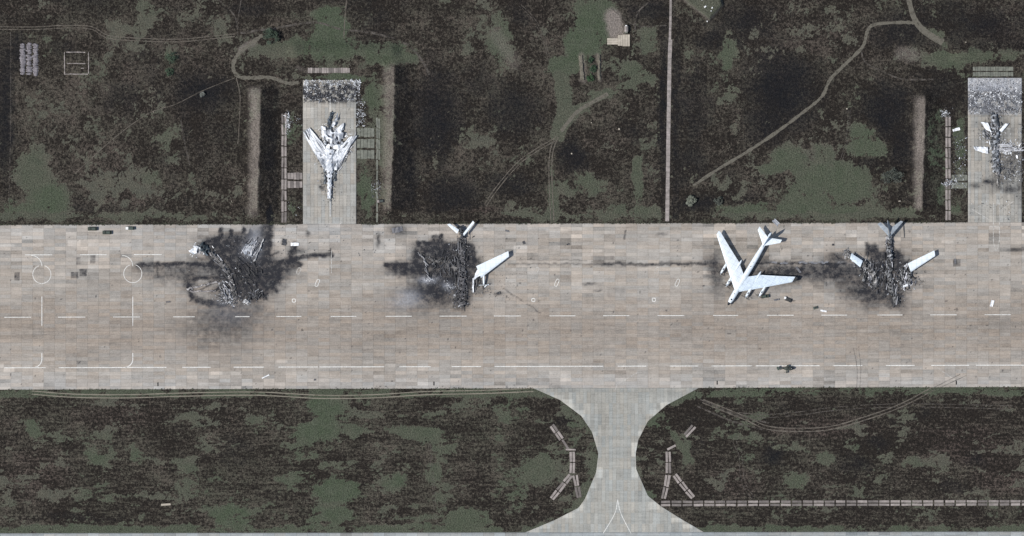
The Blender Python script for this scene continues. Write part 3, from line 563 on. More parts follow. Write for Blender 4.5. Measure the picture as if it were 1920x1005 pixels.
marks('tyre_mark', M['tyre'], [([(1600, 652), (1607, 690), (1606, 728)], 1.2), ([(1610, 655), (1614, 690), (1612, 728)], 1.2), ([(1800, 702), (1750, 727)], 1.8), ([(1812, 704), (1762, 727)], 1.4)], ZP)
# paths and tracks
def strip(name, m, pts, wd, z=.03, jit=.12): mb = MB(); ribbon_mb(mb, pts, wd, z, True, jit); return mb.build(name, m, kind='structure')
def twin(name, m, pts, gap, wd=1.5, z=.03):
    mb = MB(); ribbon_mb(mb, offset(pts, gap/2), wd, z, False, .25); ribbon_mb(mb, offset(pts, -gap/2), wd, z, False, .25); return mb.build(name, m, kind='structure')
strip('dirt_road', M['road'], [(1716, 43), (1690, 42), (1640, 46), (1626, 60), (1617, 88), (1580, 125), (1556, 150), (1540, 182), (1500, 215), (1450, 252), (1400, 285), (1345, 318), (1300, 348)], (6, 5.5), .02, .3)
strip('dirt_road', M['road'], [(1698, -30), (1706, 8), (1716, 38), (1735, 60), (1768, 80)], (8, 13), .025)
strip('dirt_track', M['track_dim'], [(1615, 92), (1622, 116), (1655, 134), (1692, 148), (1750, 149)], 3, .03)
strip('dirt_road', M['road'], [(492, 66), (462, 88), (444, 105), (437, 125), (446, 143), (470, 146), (505, 145), (540, 156), (560, 154)], 6.5, .02, .3)
twin('dirt_track', M['track'], [(-20, 52), (60, 53), (120, 50), (170, 52), (200, 68), (240, 73), (330, 76), (400, 70), (440, 66)], 5, 1.3)
strip('dirt_track', M['track_dim'], [(410, 0), (440, 30), (446, 68)], 2.2); strip('dirt_track', M['track_dim'], [(452, 0), (446, 40), (446, 68)], 1.8, .035)
strip('dirt_track', M['track_dim'], [(450, 62), (520, 52), (590, 42), (640, 55), (700, 62), (760, 82), (788, 108), (805, 140)], 4, .03)
strip('dirt_track', M['track'], [(652, -20), (647, 30), (645, 80), (652, 112), (658, 124)], 1.8, .035)
strip('dirt_track', M['track'], [(440, 146), (380, 170), (330, 195), (280, 212), (215, 258), (140, 326)], 1.2, .035)
strip('dirt_track', M['track'], [(443, 146), (450, 180), (448, 240), (446, 270)], 1.4, .036)
strip('dirt_track', M['track_dim'], [(20, 60), (20, 200), (18, 330), (16, 380)], 1.2)
strip('dirt_track', M['track_dim'], [(338, 220), (346, 265), (356, 310)], 2.2)
twin('dirt_track', M['track'], [(1044, 256), (1034, 285), (1032, 330), (1036, 418)], 5.5, 1.7); twin('dirt_track', M['track'], [(1040, 262), (1005, 282), (970, 308), (930, 355), (910, 385)], 5, 1.5, .035)
twin('dirt_track', M['track_dim'], [(1030, 112), (1018, 70), (1000, 35), (975, 10)], 4, 1.3)
strip('dirt_track', M['road'], [(1052, 246), (1080, 212), (1105, 195), (1140, 176)], 7, .022)
twin('dirt_track', M['track_dim'], [(1592, 205), (1590, 250), (1578, 300)], 4, 1.0)
for nm, pts in (('verge_track', [(60, 736), (140, 742), (240, 743), (340, 740), (480, 738), (600, 744), (700, 743), (800, 737), (900, 735), (1000, 731)]),):
    twin(nm, M['verge'], pts, 6, 1.7)
twin('dirt_track', M['track'], [(1750, 728), (1710, 750), (1670, 768), (1620, 785), (1560, 802), (1500, 806), (1440, 802), (1400, 785), (1350, 765), (1318, 752)], 6, 2.0)
twin('dirt_track', M['track_dim'], [(1370, 775), (1430, 780), (1500, 775), (1570, 766), (1700, 760), (1900, 764)], 6, 1.4, .036)
twin('dirt_track', M['track_dim'], [(1385, 815), (1378, 830), (1388, 850), (1390, 880), (1396, 910), (1412, 934)], 6, 1.1, .04)
twin('dirt_track', M['track_dim'], [(1310, 755), (1380, 785), (1440, 800)], 14, 3, .042)
twin('dirt_track', M['track_dim'], [(805, 830), (812, 900), (818, 985)], 3.5, .9)
strip('dirt_track', M['track_dim'], [(1145, 15), (1190, 47), (1250, 48)], 1.5); strip('dirt_track', M['track_dim'], [(1215, 5), (1195, 25), (1190, 60)], 3)
# footpaths of pavers and slab paths
def path(name, pts, wd, m, h=.14, label=None):
    mb = MB(); q = [P(*p) for p in pts]
    for (a, b) in zip(pts[:-1], pts[1:]):
        Ln = math.hypot(b[0]-a[0], b[1]-a[1]); k = max(1, int(round(Ln/10.3)))
        for i in range(k):
            t = (i+.5)/k; x, y = P(a[0]+(b[0]-a[0])*t, a[1]+(b[1]-a[1])*t)
            mb.box(x, y, h/2, wd*S*random.uniform(.94, 1.04), Ln/k*S*.975, h+random.uniform(-.02, .02), math.atan2(-(b[1]-a[1]), b[0]-a[0])-math.pi/2+random.uniform(-.01, .01))
    return mb.build(name, m, kind='structure')
path('footpath', [(1258, -25), (1257, 40), (1256, 74)], 4.4, M['slab']); path('footpath', [(1257, 74), (1255.5, 110), (1253.5, 230), (1251, 415)], 7.2, M['slab'])
def slabs(name, rects, m, h=.15):       # rects: cx, cy, len, wid, angle (deg, plan)
    mb = MB()
    for cx, cy, l, wd, a in rects:
        x, y = P(cx, cy); q_ = random.choice((1, 1, .9, .8, .6, .5)); mb.box(x, y, h/2, l*S*random.uniform(.86, .96), wd*S*random.uniform(.72, .86), h+random.uniform(-.04, .04), -math.radians(a)+random.uniform(-.03, .03), (.29*q_, .255*q_, .235*q_))
    return mb.build(name, m, kind='structure')
R_ = []
x = 1248
while x < 1960:
    R_ += [(x, 941-.0018*(x-1240), 19.6, 5.4, 0), (x, 947-.0018*(x-1240), 19.6, 5.4, 0)]; x += 20.5
slabs('slab_path', R_, M['slabs'])
def run(a, b, wd=5.4, rowsn=2):
    L_ = math.hypot(b[0]-a[0], b[1]-a[1]); k = max(1, round(L_/20.5)); ang = math.degrees(math.atan2(b[1]-a[1], b[0]-a[0])); out = []
    nx, ny = -(b[1]-a[1])/L_, (b[0]-a[0])/L_
    for i in range(k):
        t = (i+.5)/k
        for r in range(rowsn):
            o = (r-(rowsn-1)/2)*(5.6 if rowsn < 3 else 5); out.append((a[0]+(b[0]-a[0])*t+nx*o, a[1]+(b[1]-a[1])*t+ny*o, L_/k, wd, ang+random.uniform(-3, 3)))
    return out
slabs('slab_path', run((1034, 797), (1053, 824), rowsn=2)+run((1053, 824), (1067, 842), rowsn=1)+run((1060, 843), (1080, 843), 4, 1)+run((1073, 846), (1073, 888))+run((1071, 890), (1034, 936))+run((1078, 890), (1086, 934)), M['slabs'])
slabs('slab_path', run((1302, 798), (1284, 818))+run((1268, 834), (1250, 844), rowsn=1)+run((1253, 846), (1253, 888))+run((1253, 890), (1244, 936))+run((1264, 890), (1300, 934)), M['slabs'])
slabs('slab_strip', run((532.5, 212), (532.5, 418), 5, 2), M['slabs']); slabs('slab_strip', run((707, 220), (707, 418), 4, 1)+run((711, 222), (711, 300), 4, 1), M['slab2']); slabs('slab_strip', run((1777.5, 218), (1777.5, 414), 5, 2), M['slabs'])
def grid_slabs(name, x0, x1, y0, y1, nx, ny, m): slabs(name, [(x0+(x1-x0)*(i+.5)/nx, y0+(y1-y0)*(j+.5)/ny, (x1-x0)/nx, (y1-y0)/ny, 0) for i in range(nx) for j in range(ny)], m)
grid_slabs('slab_crossing', 539, 567, 322, 354, 5, 2, M['slabs']); grid_slabs('slab_crossing', 669, 702, 238, 300, 5, 3, M['slab2']); grid_slabs('slab_crossing', 1784, 1814, 326, 355, 5, 2, M['slab2'])
grid_slabs('slab_ramp', 577, 656, 126, 138, 18, 1, M['slabs']); grid_slabs('slab_ramp', 1824, 1900, 124, 144, 16, 2, M['slab2'])
slabs('slab_strip', [(311, 946, 19, 5, -2)], M['beige'])

# ---------------------------------------------------------------- pieces of wreckage
GREY = [(.78, .79, .80), (.68, .70, .73), (.5, .52, .54), (.3, .31, .33), (.12, .12, .13), (.05, .05, .055), (.03, .03, .032)]
def shard_mb(mb, x, y, z, s, col, thick=.06):
    a = random.uniform(0, 6.283); e = random.uniform(-.5, .5); l = s*random.uniform(.5, 1.6); w_ = s*random.uniform(.12, .5)
    bend = random.uniform(-.3, .5)*l
    R = Matrix.Rotation(a, 3, 'Z') @ Matrix.Rotation(e, 3, 'X') @ Matrix.Rotation(random.uniform(-.4, .4), 3, 'Y')
    pts = [(-l/2, -w_/2, 0), (0, -w_/2*random.uniform(.6, 1.2), bend*.4), (l/2, -w_/2*random.uniform(.1, 1), 0), (l/2*random.uniform(.6, 1), w_/2*random.uniform(.2, 1), 0), (0, w_/2, bend*.4), (-l/2*random.uniform(.5, 1), w_/2, 0)]
    vs = []
    for dz in (0, -thick):
        for p in pts: q = R @ Vector((p[0], p[1], p[2]+dz)); vs.append((x+q.x, y+q.y, max(z+q.z, z-.12 if z > .3 else .05)))
    mb.add(vs, [(0, 1, 4, 5), (1, 2, 3, 4), (11, 10, 7, 6), (10, 9, 8, 7), (0, 6, 7, 1), (1, 7, 8, 2), (2, 8, 9, 3), (3, 9, 10, 4), (4, 10, 11, 5), (5, 11, 6, 0)], col)
def palette(wts):
    return random.choices(GREY, wts)[0]
def scatter(mb, n, fn, smin, smax, wts, z0=ZC, zr=.3):
    for _ in range(n):
        px, py = fn(); x, y = P(px, py); s = smin*(smax/smin)**(random.random()**2); shard_mb(mb, x, y, z0+.1+random.random()*zr, s, palette(wts))
def in_rect(x0, y0, x1, y1): return lambda: (random.uniform(x0, x1), random.uniform(y0, y1))
def in_blob(cx, cy, rx, ry, rot=0):
    c, s = math.cos(math.radians(rot)), math.sin(math.radians(rot))
    def f():
        u, v = random.gauss(0, rx*.5), random.gauss(0, ry*.5); return (cx+u*c-v*s, cy+u*s+v*c)
    return f
def along(pts, wd):
    def f():
        k = random.randrange(len(pts)-1); t = random.random(); a, b = pts[k], pts[k+1]
        return (a[0]+(b[0]-a[0])*t+random.gauss(0, wd*.4), a[1]+(b[1]-a[1])*t+random.gauss(0, wd*.4))
    return f
BR = [5, 4, 3, 2, 1, 1, 0]; MX = [1.2, 1.4, 2, 3, 4, 4, 3]; DKW = [.12, .2, .5, 2, 5, 8, 7]; MD = [.4, .7, 1.4, 3, 5, 5, 4]
def rq(p0, p1, p2, p3, z, n=(8, 3), jit=.25, crump=.25, holes=.0, cols=((.78, .80, .82), (.3, .31, .33)), dirt=.35, seed=1, dz=(0, 0)):
    """torn metal sheet over a plan quadrilateral (photo px); dz = extra height at the p0p3 / p1p2 ends"""
    r = random.Random(seed); mb = MB(); nx, ny = n; vs = []; cs = []; ph = seed*3.1
    for j in range(ny+1):
        for i in range(nx+1):
            u, v = i/nx, j/ny
            x = (p0[0]*(1-u)+p1[0]*u)*(1-v)+(p3[0]*(1-u)+p2[0]*u)*v; y = (p0[1]*(1-u)+p1[1]*u)*(1-v)+(p3[1]*(1-u)+p2[1]*u)*v
            e = 1.0
            X_, Y_ = P(x, y); X_ += r.uniform(-1, 1)*jit*e; Y_ += r.uniform(-1, 1)*jit*e
            vs.append((X_, Y_, z+dz[0]*(1-u)+dz[1]*u+.25*math.sin(math.pi*v)+r.uniform(-1, 1)*crump))
            k = float(fbm(np.array([x+ph*9]), np.array([y+ph*5]), 7, 3, seed)[0]); k = min(1, max(0, (k-.5+dirt-.35)*5+.35))*(.0 if dirt <= 0 else 1)
            cs.append(tuple(cols[0][c]*(1-k)+cols[1][c]*k for c in range(3)))
    mb.v = vs; mb.c = cs
    for j in range(ny):
        for i in range(nx):
            if r.random() < holes: continue
            a = j*(nx+1)+i; mb.f.append((a, a+nx+1, a+nx+2, a+1))
    return mb
def local(o, root):           # keep a part's plan position when it gets its parent
    o.parent = root; o.matrix_parent_inverse = root.matrix_world.inverted() if False else (Matrix.LocRotScale(root.location, root.rotation_euler, None)).inverted(); return o
def part(name, mb, root, m=None, thick=.08, smooth=False, label=None):
    o = mb.build(name, m or M['debris'], smooth=smooth, label=label); local(o, root)
    if thick: solid(o, thick)
    return o
def hull(pts, r0, r1, z, seed, holes=.2, col=(.08, .08, .085), col2=(.03, .03, .03), nseg=26, nr=9, squash=.6, open_top=True):
    """burnt-out fuselage: a collapsed ribbed tube with holes, along a plan polyline"""
    r = random.Random(seed); mb = MB(); vs = []; cs = []
    L_ = [0]
    for a, b in zip(pts[:-1], pts[1:]): L_.append(L_[-1]+math.hypot(b[0]-a[0], b[1]-a[1]))
    for k in range(nseg+1):
        d = L_[-1]*k/nseg; i = max(j for j in range(len(L_)-1) if L_[j] <= d+1e-6); t = (d-L_[i])/(L_[i+1]-L_[i]); a, b = pts[i], pts[i+1]
        x, y = P(a[0]+(b[0]-a[0])*t, a[1]+(b[1]-a[1])*t); dx, dy = b[0]-a[0], -(b[1]-a[1]); q = math.hypot(dx, dy); nx, ny = -dy/q, dx/q
        rad = (r0+(r1-r0)*k/nseg)*(1+r.uniform(-.22, .22)); sx = r.uniform(-.3, .3)
        for j in range(nr):
            th = 2*math.pi*j/nr; c, s = math.cos(th), math.sin(th); w_ = rad*(1+r.uniform(-.2, .2))
            vs.append((x+nx*(c*w_+sx)+r.uniform(-.15, .15), y+ny*(c*w_+sx)+r.uniform(-.15, .15), max(ZC+.02, z+s*w_*squash)))
            f = r.random()**2; cs.append(tuple(col[m_]*f+col2[m_]*(1-f) for m_ in range(3)))
    mb.v = vs; mb.c = cs
    for k in range(nseg):
        for j in range(nr):
            if r.random() < holes: continue
            mb.f.append((k*nr+j, k*nr+(j+1) % nr, (k+1)*nr+(j+1) % nr, (k+1)*nr+j))
    return mb

# ---------------------------------------------------------------- four-engined bomber: parts in a local frame (nose at origin, +Y forward, metres)
def section(x, yle, yte, z, th, n=7):
    c = yle-yte; up = []; dn = []
    for i in range(n+1):
        t = i/n; h = th*(2.97*math.sqrt(t)-1.26*t-3.516*t*t+2.843*t**3-1.015*t**4)*.5/.5
        up.append((x, yle-c*t, z+h)); dn.append((x, yle-c*t, z-h*.6))
    return up+dn[-2:0:-1]
WST = [(0.6, 8.6, 18.6, 3.4, .95), (1.5, 9.3, 19.0, 3.4, .9), (6.8, 13.8, 23.2, 3.5, .62), (15, 21.0, 27.4, 3.75, .42), (23.6, 28.6, 32.0, 4.0, .24), (25.0, 30.0, 32.3, 4.02, .12)]
def wing_mb(side, s0=0, s1=25):
    st = WST; pts = sorted(set([s0, s1]+[q[0] for q in st if s0 < q[0] < s1])); pts = [p for p in pts if p >= st[0][0]] or pts
    rings = []
    for p in pts:
        v = [float(np.interp(p, [q[0] for q in st], [q[k] for q in st])) for k in range(1, 5)]
        rings.append(section(side*p, -v[0], -v[1], v[2], v[3]))
    if side < 0: rings = [r[::-1] for r in rings]
    return MB().loft(rings)
def stab_mb(side, s1=7.1):
    f = s1/7.1; R = [section(side*p, -a, -b, 4.7, h) for p, a, b, h in ((.2, 37.6, 42.9, .35), (7.1*f, 37.6+6.0*f, 42.9+2.7*f, .12))]
    if side < 0: R = [r[::-1] for r in R]
    return MB().loft(R)
def fin_mb():
    R = []
    for z, a, b, h in ((4.2, 36.0, 43.8, .40), (7.5, 40.3, 45.0, .28), (11.2, 43.6, 46.3, .14)):
        R.append([(q[2]-z, q[1], z) for q in section(0, -a, -b, z, h)])
    return MB().loft(R)
def tube_loft(spec, n=16, x0=0):          # spec: back distance, radius, z centre
    return MB().loft([[(x0+r*math.cos(2*math.pi*i/n), -b, z+r*math.sin(2*math.pi*i/n)) for i in range(n)] for b, r, z in spec])
FUS = [(1.6, .80, 2.95), (2.6, 1.12, 3.0), (4, 1.36, 3.05), (7, 1.45, 3.1), (26, 1.45, 3.1), (32, 1.30, 3.25), (37, 1.02, 3.5), (41, .75, 3.8), (43.6, .58, 3.95)]
def propeller(parent, x, yb, z, wind=0):
    pr = MB(); pr.tube((x, -yb+.1, z), (x, -yb-.7+1.2, z), .34, .12, 10); o = pr.build('propeller', M['white'], parent, True)
    for row, (oy, off) in enumerate(((.25, wind), (-.1, wind+.78))):
        for k in range(4):
            a = off+k*math.pi/2; b = MB(); c, s = math.cos(a), math.sin(a); t = []
            for rr, ww in ((.25, .14), (1.4, .22), (2.5, .17), (2.8, .05)):
                t.append([(x+c*rr-s*ww, -yb+oy-.10, z+s*rr+c*ww), (x+c*rr+s*ww, -yb+oy+.02, z+s*rr-c*ww), (x+c*rr+s*ww, -yb+oy+.08, z+s*rr-c*ww), (x+c*rr-s*ww, -yb+oy-.04, z+s*rr+c*ww)])
            b.loft(t).build('blade', M['dark'], o)
def nacelle(root, x, yf, yr, rear, wind):
    spec = [(yf, .42, 3.35), (yf+.6, .58, 3.35), (yf+2.5, .66, 3.35), (yf+5, .64, 3.4)]
    if rear: spec += [(yf+9, .72, 3.35), (yr-3, .66, 3.35), (yr-1, .42, 3.4), (yr, .10, 3.45)]
    else: spec += [(yr-1.5, .42, 3.5), (yr, .12, 3.6)]
    nb = tube_loft(spec, 12, x).build('nacelle', M['white'], root, True); propeller(nb, x, yf-.1, 3.35, wind)
    ex = MB(); ex.box(x, -yf-2.6, 3.35+.62, .5, .9, .12); ex.build('exhaust', M['dark'], nb)
def gear(root, x, y, wheels, r, h, rows=2):
    g = MB(); g.tube((x, y, h), (x, y, r), .12, .10); o = g.build('landing_gear', M['dark'], root)
    for i in range(rows):
        for sx in wheels:
            w_ = MB(); yy_ = y+(i-(rows-1)/2)*2.2*r; w_.tube((x+sx-.17, yy_, r), (x+sx+.17, yy_, r), r, r, 14); w_.build('wheel', M['rubber'], o, True)
nx, ny = P(1364.5, 572)
B = empty('bomber_aircraft', (nx, ny, ZC), math.radians(149.3), label='intact pale grey four-engined swept-wing bomber parked on the apron, casting a crisp shadow', cat='aircraft')
tube_loft(FUS).build('fuselage', M['white'], B, True)
tube_loft([(0, .25, 2.75), (.35, .55, 2.8), (1.0, .74, 2.9), (1.6, .80, 2.95)]).build('nose_glazing', M['glass'], B, True)
ck = MB(); ck.loft([[(x*s_, -b, z) for x, z in ((-.75, 3.95), (-.55, 4.28), (0, 4.42), (.55, 4.28), (.75, 3.95))] for b, s_ in ((3.3, .85), (4.4, 1))]); ck.build('cockpit_window', M['glass'], B)
pb = MB(); pb.tube((0, -1.5, 3.75), (0, 2.0, 3.6), .10, .05); pb.build('refuelling_probe', M['dark'], B)
hb = MB()
for y_, r_ in ((7.2, .22), (24.5, .30), (27.0, .16)): hb = MB(); hb.tube((.15, -y_, 4.45), (.15, -y_, 4.62), r_, r_, 10); hb.build('roof_hatch', M['dark'], B)
for sd in (1, -1):
    wg = wing_mb(sd, .6, 25).build('wing', M['white'] if sd > 0 else M['whiteb'], B)
    for a, b, f0, f1 in ((7.4, 14.2, .74, .97), (15, 23.5, .76, .97)):
        fl = MB(); q = []
        for s_ in (a, b):
            le, te, z, th = [float(np.interp(s_, [w_[0] for w_ in WST], [w_[k] for w_ in WST])) for k in range(1, 5)]
            c_ = te-le; q += [[(sd*s_, -(le+c_*f0), z+th*.42), (sd*s_, -(le+c_*f1), z+th*.12), (sd*s_, -(le+c_*f1), z+th*.02), (sd*s_, -(le+c_*f0), z+th*.30)]]
        fl.loft(q if sd > 0 else [r[::-1] for r in q]).build('flap', M['white'], wg)
    stb = stab_mb(sd).build('tailplane', M['white'], B)
    nacelle(B, sd*6.1, 8.6, 25.2, True, .4*sd); nacelle(B, sd*12.2, 12.9, 22.5, False, .9)
    gear(B, sd*6.1, -19.5, (-.45, .45), .70, 3.0)
tp = wing_mb(-1, 23.5, 25.0); tp.v = [(x*1.003, y, z+.03 if z > 4.0 else z-.03) for x, y, z in tp.v]; tp.build('wing_tip', M['dark'], B, label='dark grey wing tip')
gear(B, 0, -5.5, (-.35, .35), .5, 2.6, 1)
fin_mb().build('fin', M['whiteb'], B)
tube_loft([(43.5, .6, 3.95), (44.6, .62, 3.95), (45.6, .42, 3.95), (45.9, .2, 3.95)]).build('tail_turret', M['whiteb'], B, True)
gn = MB(); [gn.tube((x_, -45.7, 3.95), (x_, -47.1, 3.9), .05) for x_ in (-.18, .18)]; gn.build('tail_gun', M['dark'], B)

def plan_wing(name, root, le0, te0, te1, le1, z, h0, h1, m, label=None):
    """aerofoil panel from its four plan corners (photo px), root end first"""
    R_ = []
    for a, b, h in ((le0, te0, h0), (le1, te1, h1)):
        xa, ya = P(*a); xb, yb = P(*b); up = []; dn = []
        for i in range(8):
            t = i/7; q = h*(2.97*math.sqrt(t)-1.26*t-3.516*t*t+2.843*t**3-1.015*t**4)
            up.append((xa+(xb-xa)*t, ya+(yb-ya)*t, z+q)); dn.append((xa+(xb-xa)*t, ya+(yb-ya)*t, z-q*.6))
        R_.append(up+dn[-2:0:-1])
    o = MB().loft(R_).build(name, m, label=label); local(o, root)
    bm = __import__('bmesh').new(); bm.from_mesh(o.data); __import__('bmesh').ops.recalc_face_normals(bm, faces=bm.faces); bm.to_mesh(o.data); bm.free(); return o
def copy_part_world(mb, name, root, m=None, smooth=False, label=None): return mb.build(name, m or M['white'], root, smooth, label=label)
# second wreck: tail, right wing with an engine, burnt fuselage
nx, ny = P(868, 573)
W2 = empty('destroyed_bomber', (nx, ny, ZC), math.pi, label='burnt-out bomber with white tailplanes and one white wing still carrying its propeller', cat='aircraft wreck')
plan_wing('tailplane', W2, (857, 438), (861, 431), (843.5, 419.5), (838.5, 421), 4.2, .3, .15, M['white']); plan_wing('tailplane', W2, (870, 443), (868.5, 438), (887, 414), (890, 418), 4.2, .3, .15, M['white'])
plan_wing('wing', W2, (902, 521), (893, 499), (953, 471), (954.5, 481), 3.6, .6, .2, M['white'], label='white wing broken off at the root')
nb = tube_loft([(11.6, .42, 1.6), (12.4, .55, 1.8), (15, .6, 2.6), (18.5, .55, 3.3)], 12, -11.4).build('nacelle', M['white'], W2, True)
propeller(nb, -11.4, 11.4, 1.5, .1)
mb = MB(); mb.box(-11.4, -11.3, 1.5, 5.6, .42, .14, .06); mb.build('bent_blade', M['white'], W2); mb = MB(); mb.box(-12.3, -10.6, .9, 1.7, .5, .2, .7); mb.build('bent_blade', M['white'], W2)
part('wing_root', rq((887, 524), (897, 503), (908, 512), (890, 524), 2.6, (4, 3), .3, .4, .05, dirt=.30, seed=3), W2, thick=.1)
part('wing_edge', rq((886, 522), (889, 522), (888, 548), (885, 548), 1.0, (2, 7), .12, .25, .1, dirt=.3, seed=5, dz=(0, .4)), W2, thick=.1)
part('burnt_fuselage', hull([(868, 442), (867, 470), (866, 500), (868, 535), (866, 560), (870, 574)], 1.4, 2.4, .8, 21, .50, (.20, .19, .19), (.035, .035, .04), 60, 11, .45), W2, M['char'])
part('burnt_tail', hull([(861, 424), (867, 435), (868, 446)], 1.2, 1.4, 2.4, 22, .15, (.10, .11, .12), (.03, .033, .04), 8, 9, .9), W2, M['char'])
part('burnt_wing', hull([(862, 505), (840, 495), (812, 488), (788, 476)], 1.9, .6, .5, 23, .45, (.20, .19, .18), (.03, .03, .032), 20, 7, .35), W2, M['char'])
# third wreck
nx, ny = P(1668, 571)
W3 = empty('destroyed_bomber', (nx, ny, ZC), math.pi, label='burnt-out bomber with grey tail and both wing ends, right of the intact one', cat='aircraft wreck')
M['tailgrey'] = simple('smoke_stained_grey_paint', (.36, .40, .43), (.24, .27, .30), .5, .6)
plan_wing('tailplane', W3, (1665, 443), (1664, 428), (1650, 417), (1644, 420), 4.4, .35, .15, M['tailgrey']); plan_wing('tailplane', W3, (1669, 443), (1670, 427), (1688, 414), (1692.5, 416), 4.4, .35, .15, M['tailgrey'])
fn = fin_mb(); fn.v = [(x+(z-4)*.25, y, 4.0+(z-4.0)*.8) for x, y, z in fn.v]; fn.build('fin', M['tailgrey'], W3)
plan_wing('wing', W3, (1707, 510), (1701, 494), (1751, 469.5), (1752.5, 480), 3.6, .55, .2, M['white'], label='clean white outer wing'); plan_wing('wing', W3, (1612, 501), (1617, 489), (1596, 475), (1593, 485), 3.2, .5, .3, M['whiteb'], label='smoke-stained grey outer wing')
part('burnt_wing_tip', hull([(1596, 481), (1588, 474), (1579, 470)], 1.0, .6, 2.2, 31, .45, (.4, .4, .4), (.04, .04, .04), 9, 7, .5), W3, M['char'])
part('rear_fuselage', hull([(1668, 438), (1667, 460), (1669, 486)], 1.2, 1.5, 1.8, 32, .32, (.5, .51, .52), (.035, .035, .037), 18, 9, .8), W3, M['char'])
part('front_fuselage', hull([(1668, 486), (1667, 515), (1672, 545), (1682, 568)], 1.6, 1.7, .8, 33, .38, (.24, .24, .24), (.03, .03, .03), 26, 9, .5), W3, M['char'])
part('burnt_wing', hull([(1618, 492), (1634, 508), (1642, 528), (1636, 540)], 1.7, 1.6, 1.2, 34, .45, (.5, .48, .46), (.03, .03, .03), 20, 8, .6), W3, M['char'])
part('engine_frame', hull([(1695, 503), (1690, 520), (1688, 540)], 1.3, .9, 1.0, 35, .5, (.35, .35, .35), (.02, .02, .02), 12, 8, .8), W3, M['char'])
part('engine_frame', hull([(1706, 506), (1706, 520), (1704, 532)], 1.0, .7, 1.4, 36, .45, (.4, .4, .4), (.02, .02, .02), 10, 8, .9), W3, M['char'])
part('engine_frame', hull([(1628, 500), (1622, 515), (1618, 528)], 1.2, .8, 1.2, 37, .5, (.35, .35, .35), (.02, .02, .02), 10, 8, .8), W3, M['char'])
part('wing_panel', rq((1692, 536), (1706, 529), (1708, 533), (1693, 540), .8, (6, 2), .2, .2, 0, dirt=.2, seed=41), W3)
part('spar', rq((1692, 414), (1694, 414), (1696, 446), (1695, 446), .4, (1, 6), .05, .1, 0, ((.05, .05, .05), (.03, .03, .03)), .3, 43), W3)
# first wreck
nx, ny = P(445, 570)
W1 = empty('destroyed_bomber', (nx, ny, ZC), 0, label='wreck burnt almost flat on the left of the apron, with hollow wing frame', cat='aircraft wreck')
part('tail_piece', rq((354, 470), (366, 460), (380, 468), (362, 478), 1.2, (6, 4), .5, .5, .15, dirt=.3, seed=51), W1)
part('burnt_tail', hull([(376, 458), (385, 468), (393, 476)], 1.8, 1.9, 1.0, 52, .2, (.12, .15, .18), (.02, .03, .035), 9, 9, .7), W1, M['char'])
part('burnt_fuselage', hull([(392, 472), (410, 487), (425, 505), (433, 522), (441, 560)], 1.1, 1.4, .6, 53, .35, (.34, .32, .31), (.03, .03, .03), 34, 7, .5), W1, M['char'])
part('wing_frame', hull([(350, 542), (375, 536), (408, 528)], .5, .6, .5, 54, .2, (.55, .52, .5), (.14, .13, .13), 18, 6, .6), W1, M['char'])
part('wing_frame', hull([(350, 543), (362, 547), (405, 545)], .5, .35, .4, 55, .2, (.5, .46, .44), (.14, .13, .13), 16, 6, .6), W1, M['char'])
part('wing_panel', rq((452, 470), (462, 458), (482, 448), (472, 484), 1.0, (7, 6), .7, .6, .16, ((.55, .57, .6), (.14, .15, .17)), .42, 56), W1)
part('wing_spar', hull([(494, 448), (486, 470), (476, 490)], .35, .3, 1.0, 57, .1, (.75, .75, .75), (.3, .3, .3), 12, 6, 1), W1, M['char'])
part('wing_spar', hull([(470, 466), (474, 460), (472, 478)], .3, .3, 1.2, 58, .1, (.8, .8, .8), (.4, .4, .4), 8, 6, 1), W1, M['char'])
part('burnt_wing', hull([(412, 530), (418, 550), (428, 562)], 1.0, .8, .5, 59, .4, (.5, .5, .52), (.03, .03, .03), 12, 7, .5), W1, M['char'])
part('engine', hull([(458, 566), (462, 562), (466, 568)], .9, .9, .7, 60, .2, (.85, .85, .85), (.2, .2, .2), 5, 8, .8), W1, M['char'], label='bright metal engine')

def beams(root, jobs, seed):
    r = random.Random(seed)
    for fn, n_, l0, l1, ang, spread, cols in jobs:
        mb = MB()
        for _ in range(n_):
            px, py = fn(); x, y = P(px, py); a = math.radians(ang+r.uniform(-spread, spread)); l = r.uniform(l0, l1); z = ZC+r.uniform(.2, 1.4); c = r.choice(cols)
            d = Vector((math.cos(a)*l/2, math.sin(a)*l/2, r.uniform(-.15, .15)*l/2)); mb.tube((x-d.x, y-d.y, max(ZC+.1, z-d.z)), (x+d.x, y+d.y, max(ZC+.1, z+d.z)), r.uniform(.10, .24), r.uniform(.08, .2), 5, (c, c, c*1.04))
        o = part('torn_ribs', mb, root, M['debris'], 0); o['kind'] = 'stuff'
DKc = (.02, .03, .05, .09, .15); LTc = (.25, .4, .55, .7, .06)
beams(W1, [(along([(395, 474), (412, 490), (430, 515), (441, 560)], 5), 46, 1.5, 4.5, -52, 16, LTc+DKc), (in_blob(462, 515, 34, 24), 44, 1, 5, -45, 60, (.02, .025, .03, .04)), (in_blob(425, 548, 12, 14), 30, 1, 4, -60, 25, LTc), (in_blob(478, 556, 14, 7), 26, 1, 3, 70, 40, DKc), (in_blob(474, 462, 14, 16), 26, 1.5, 5, 60, 14, LTc)], 1)
beams(W2, [(along([(866, 446), (864, 500), (868, 572)], 12), 120, 1.5, 6, 90, 10, DKc+(.22, .3)), (in_blob(835, 500, 34, 26), 70, 1, 4, 80, 50, DKc), (along([(785, 474), (798, 490), (802, 520)], 2), 14, 1.5, 4, -60, 15, (.3, .4, .25)), (in_blob(898, 528, 10, 12), 16, 1, 4, 80, 25, DKc)], 2)
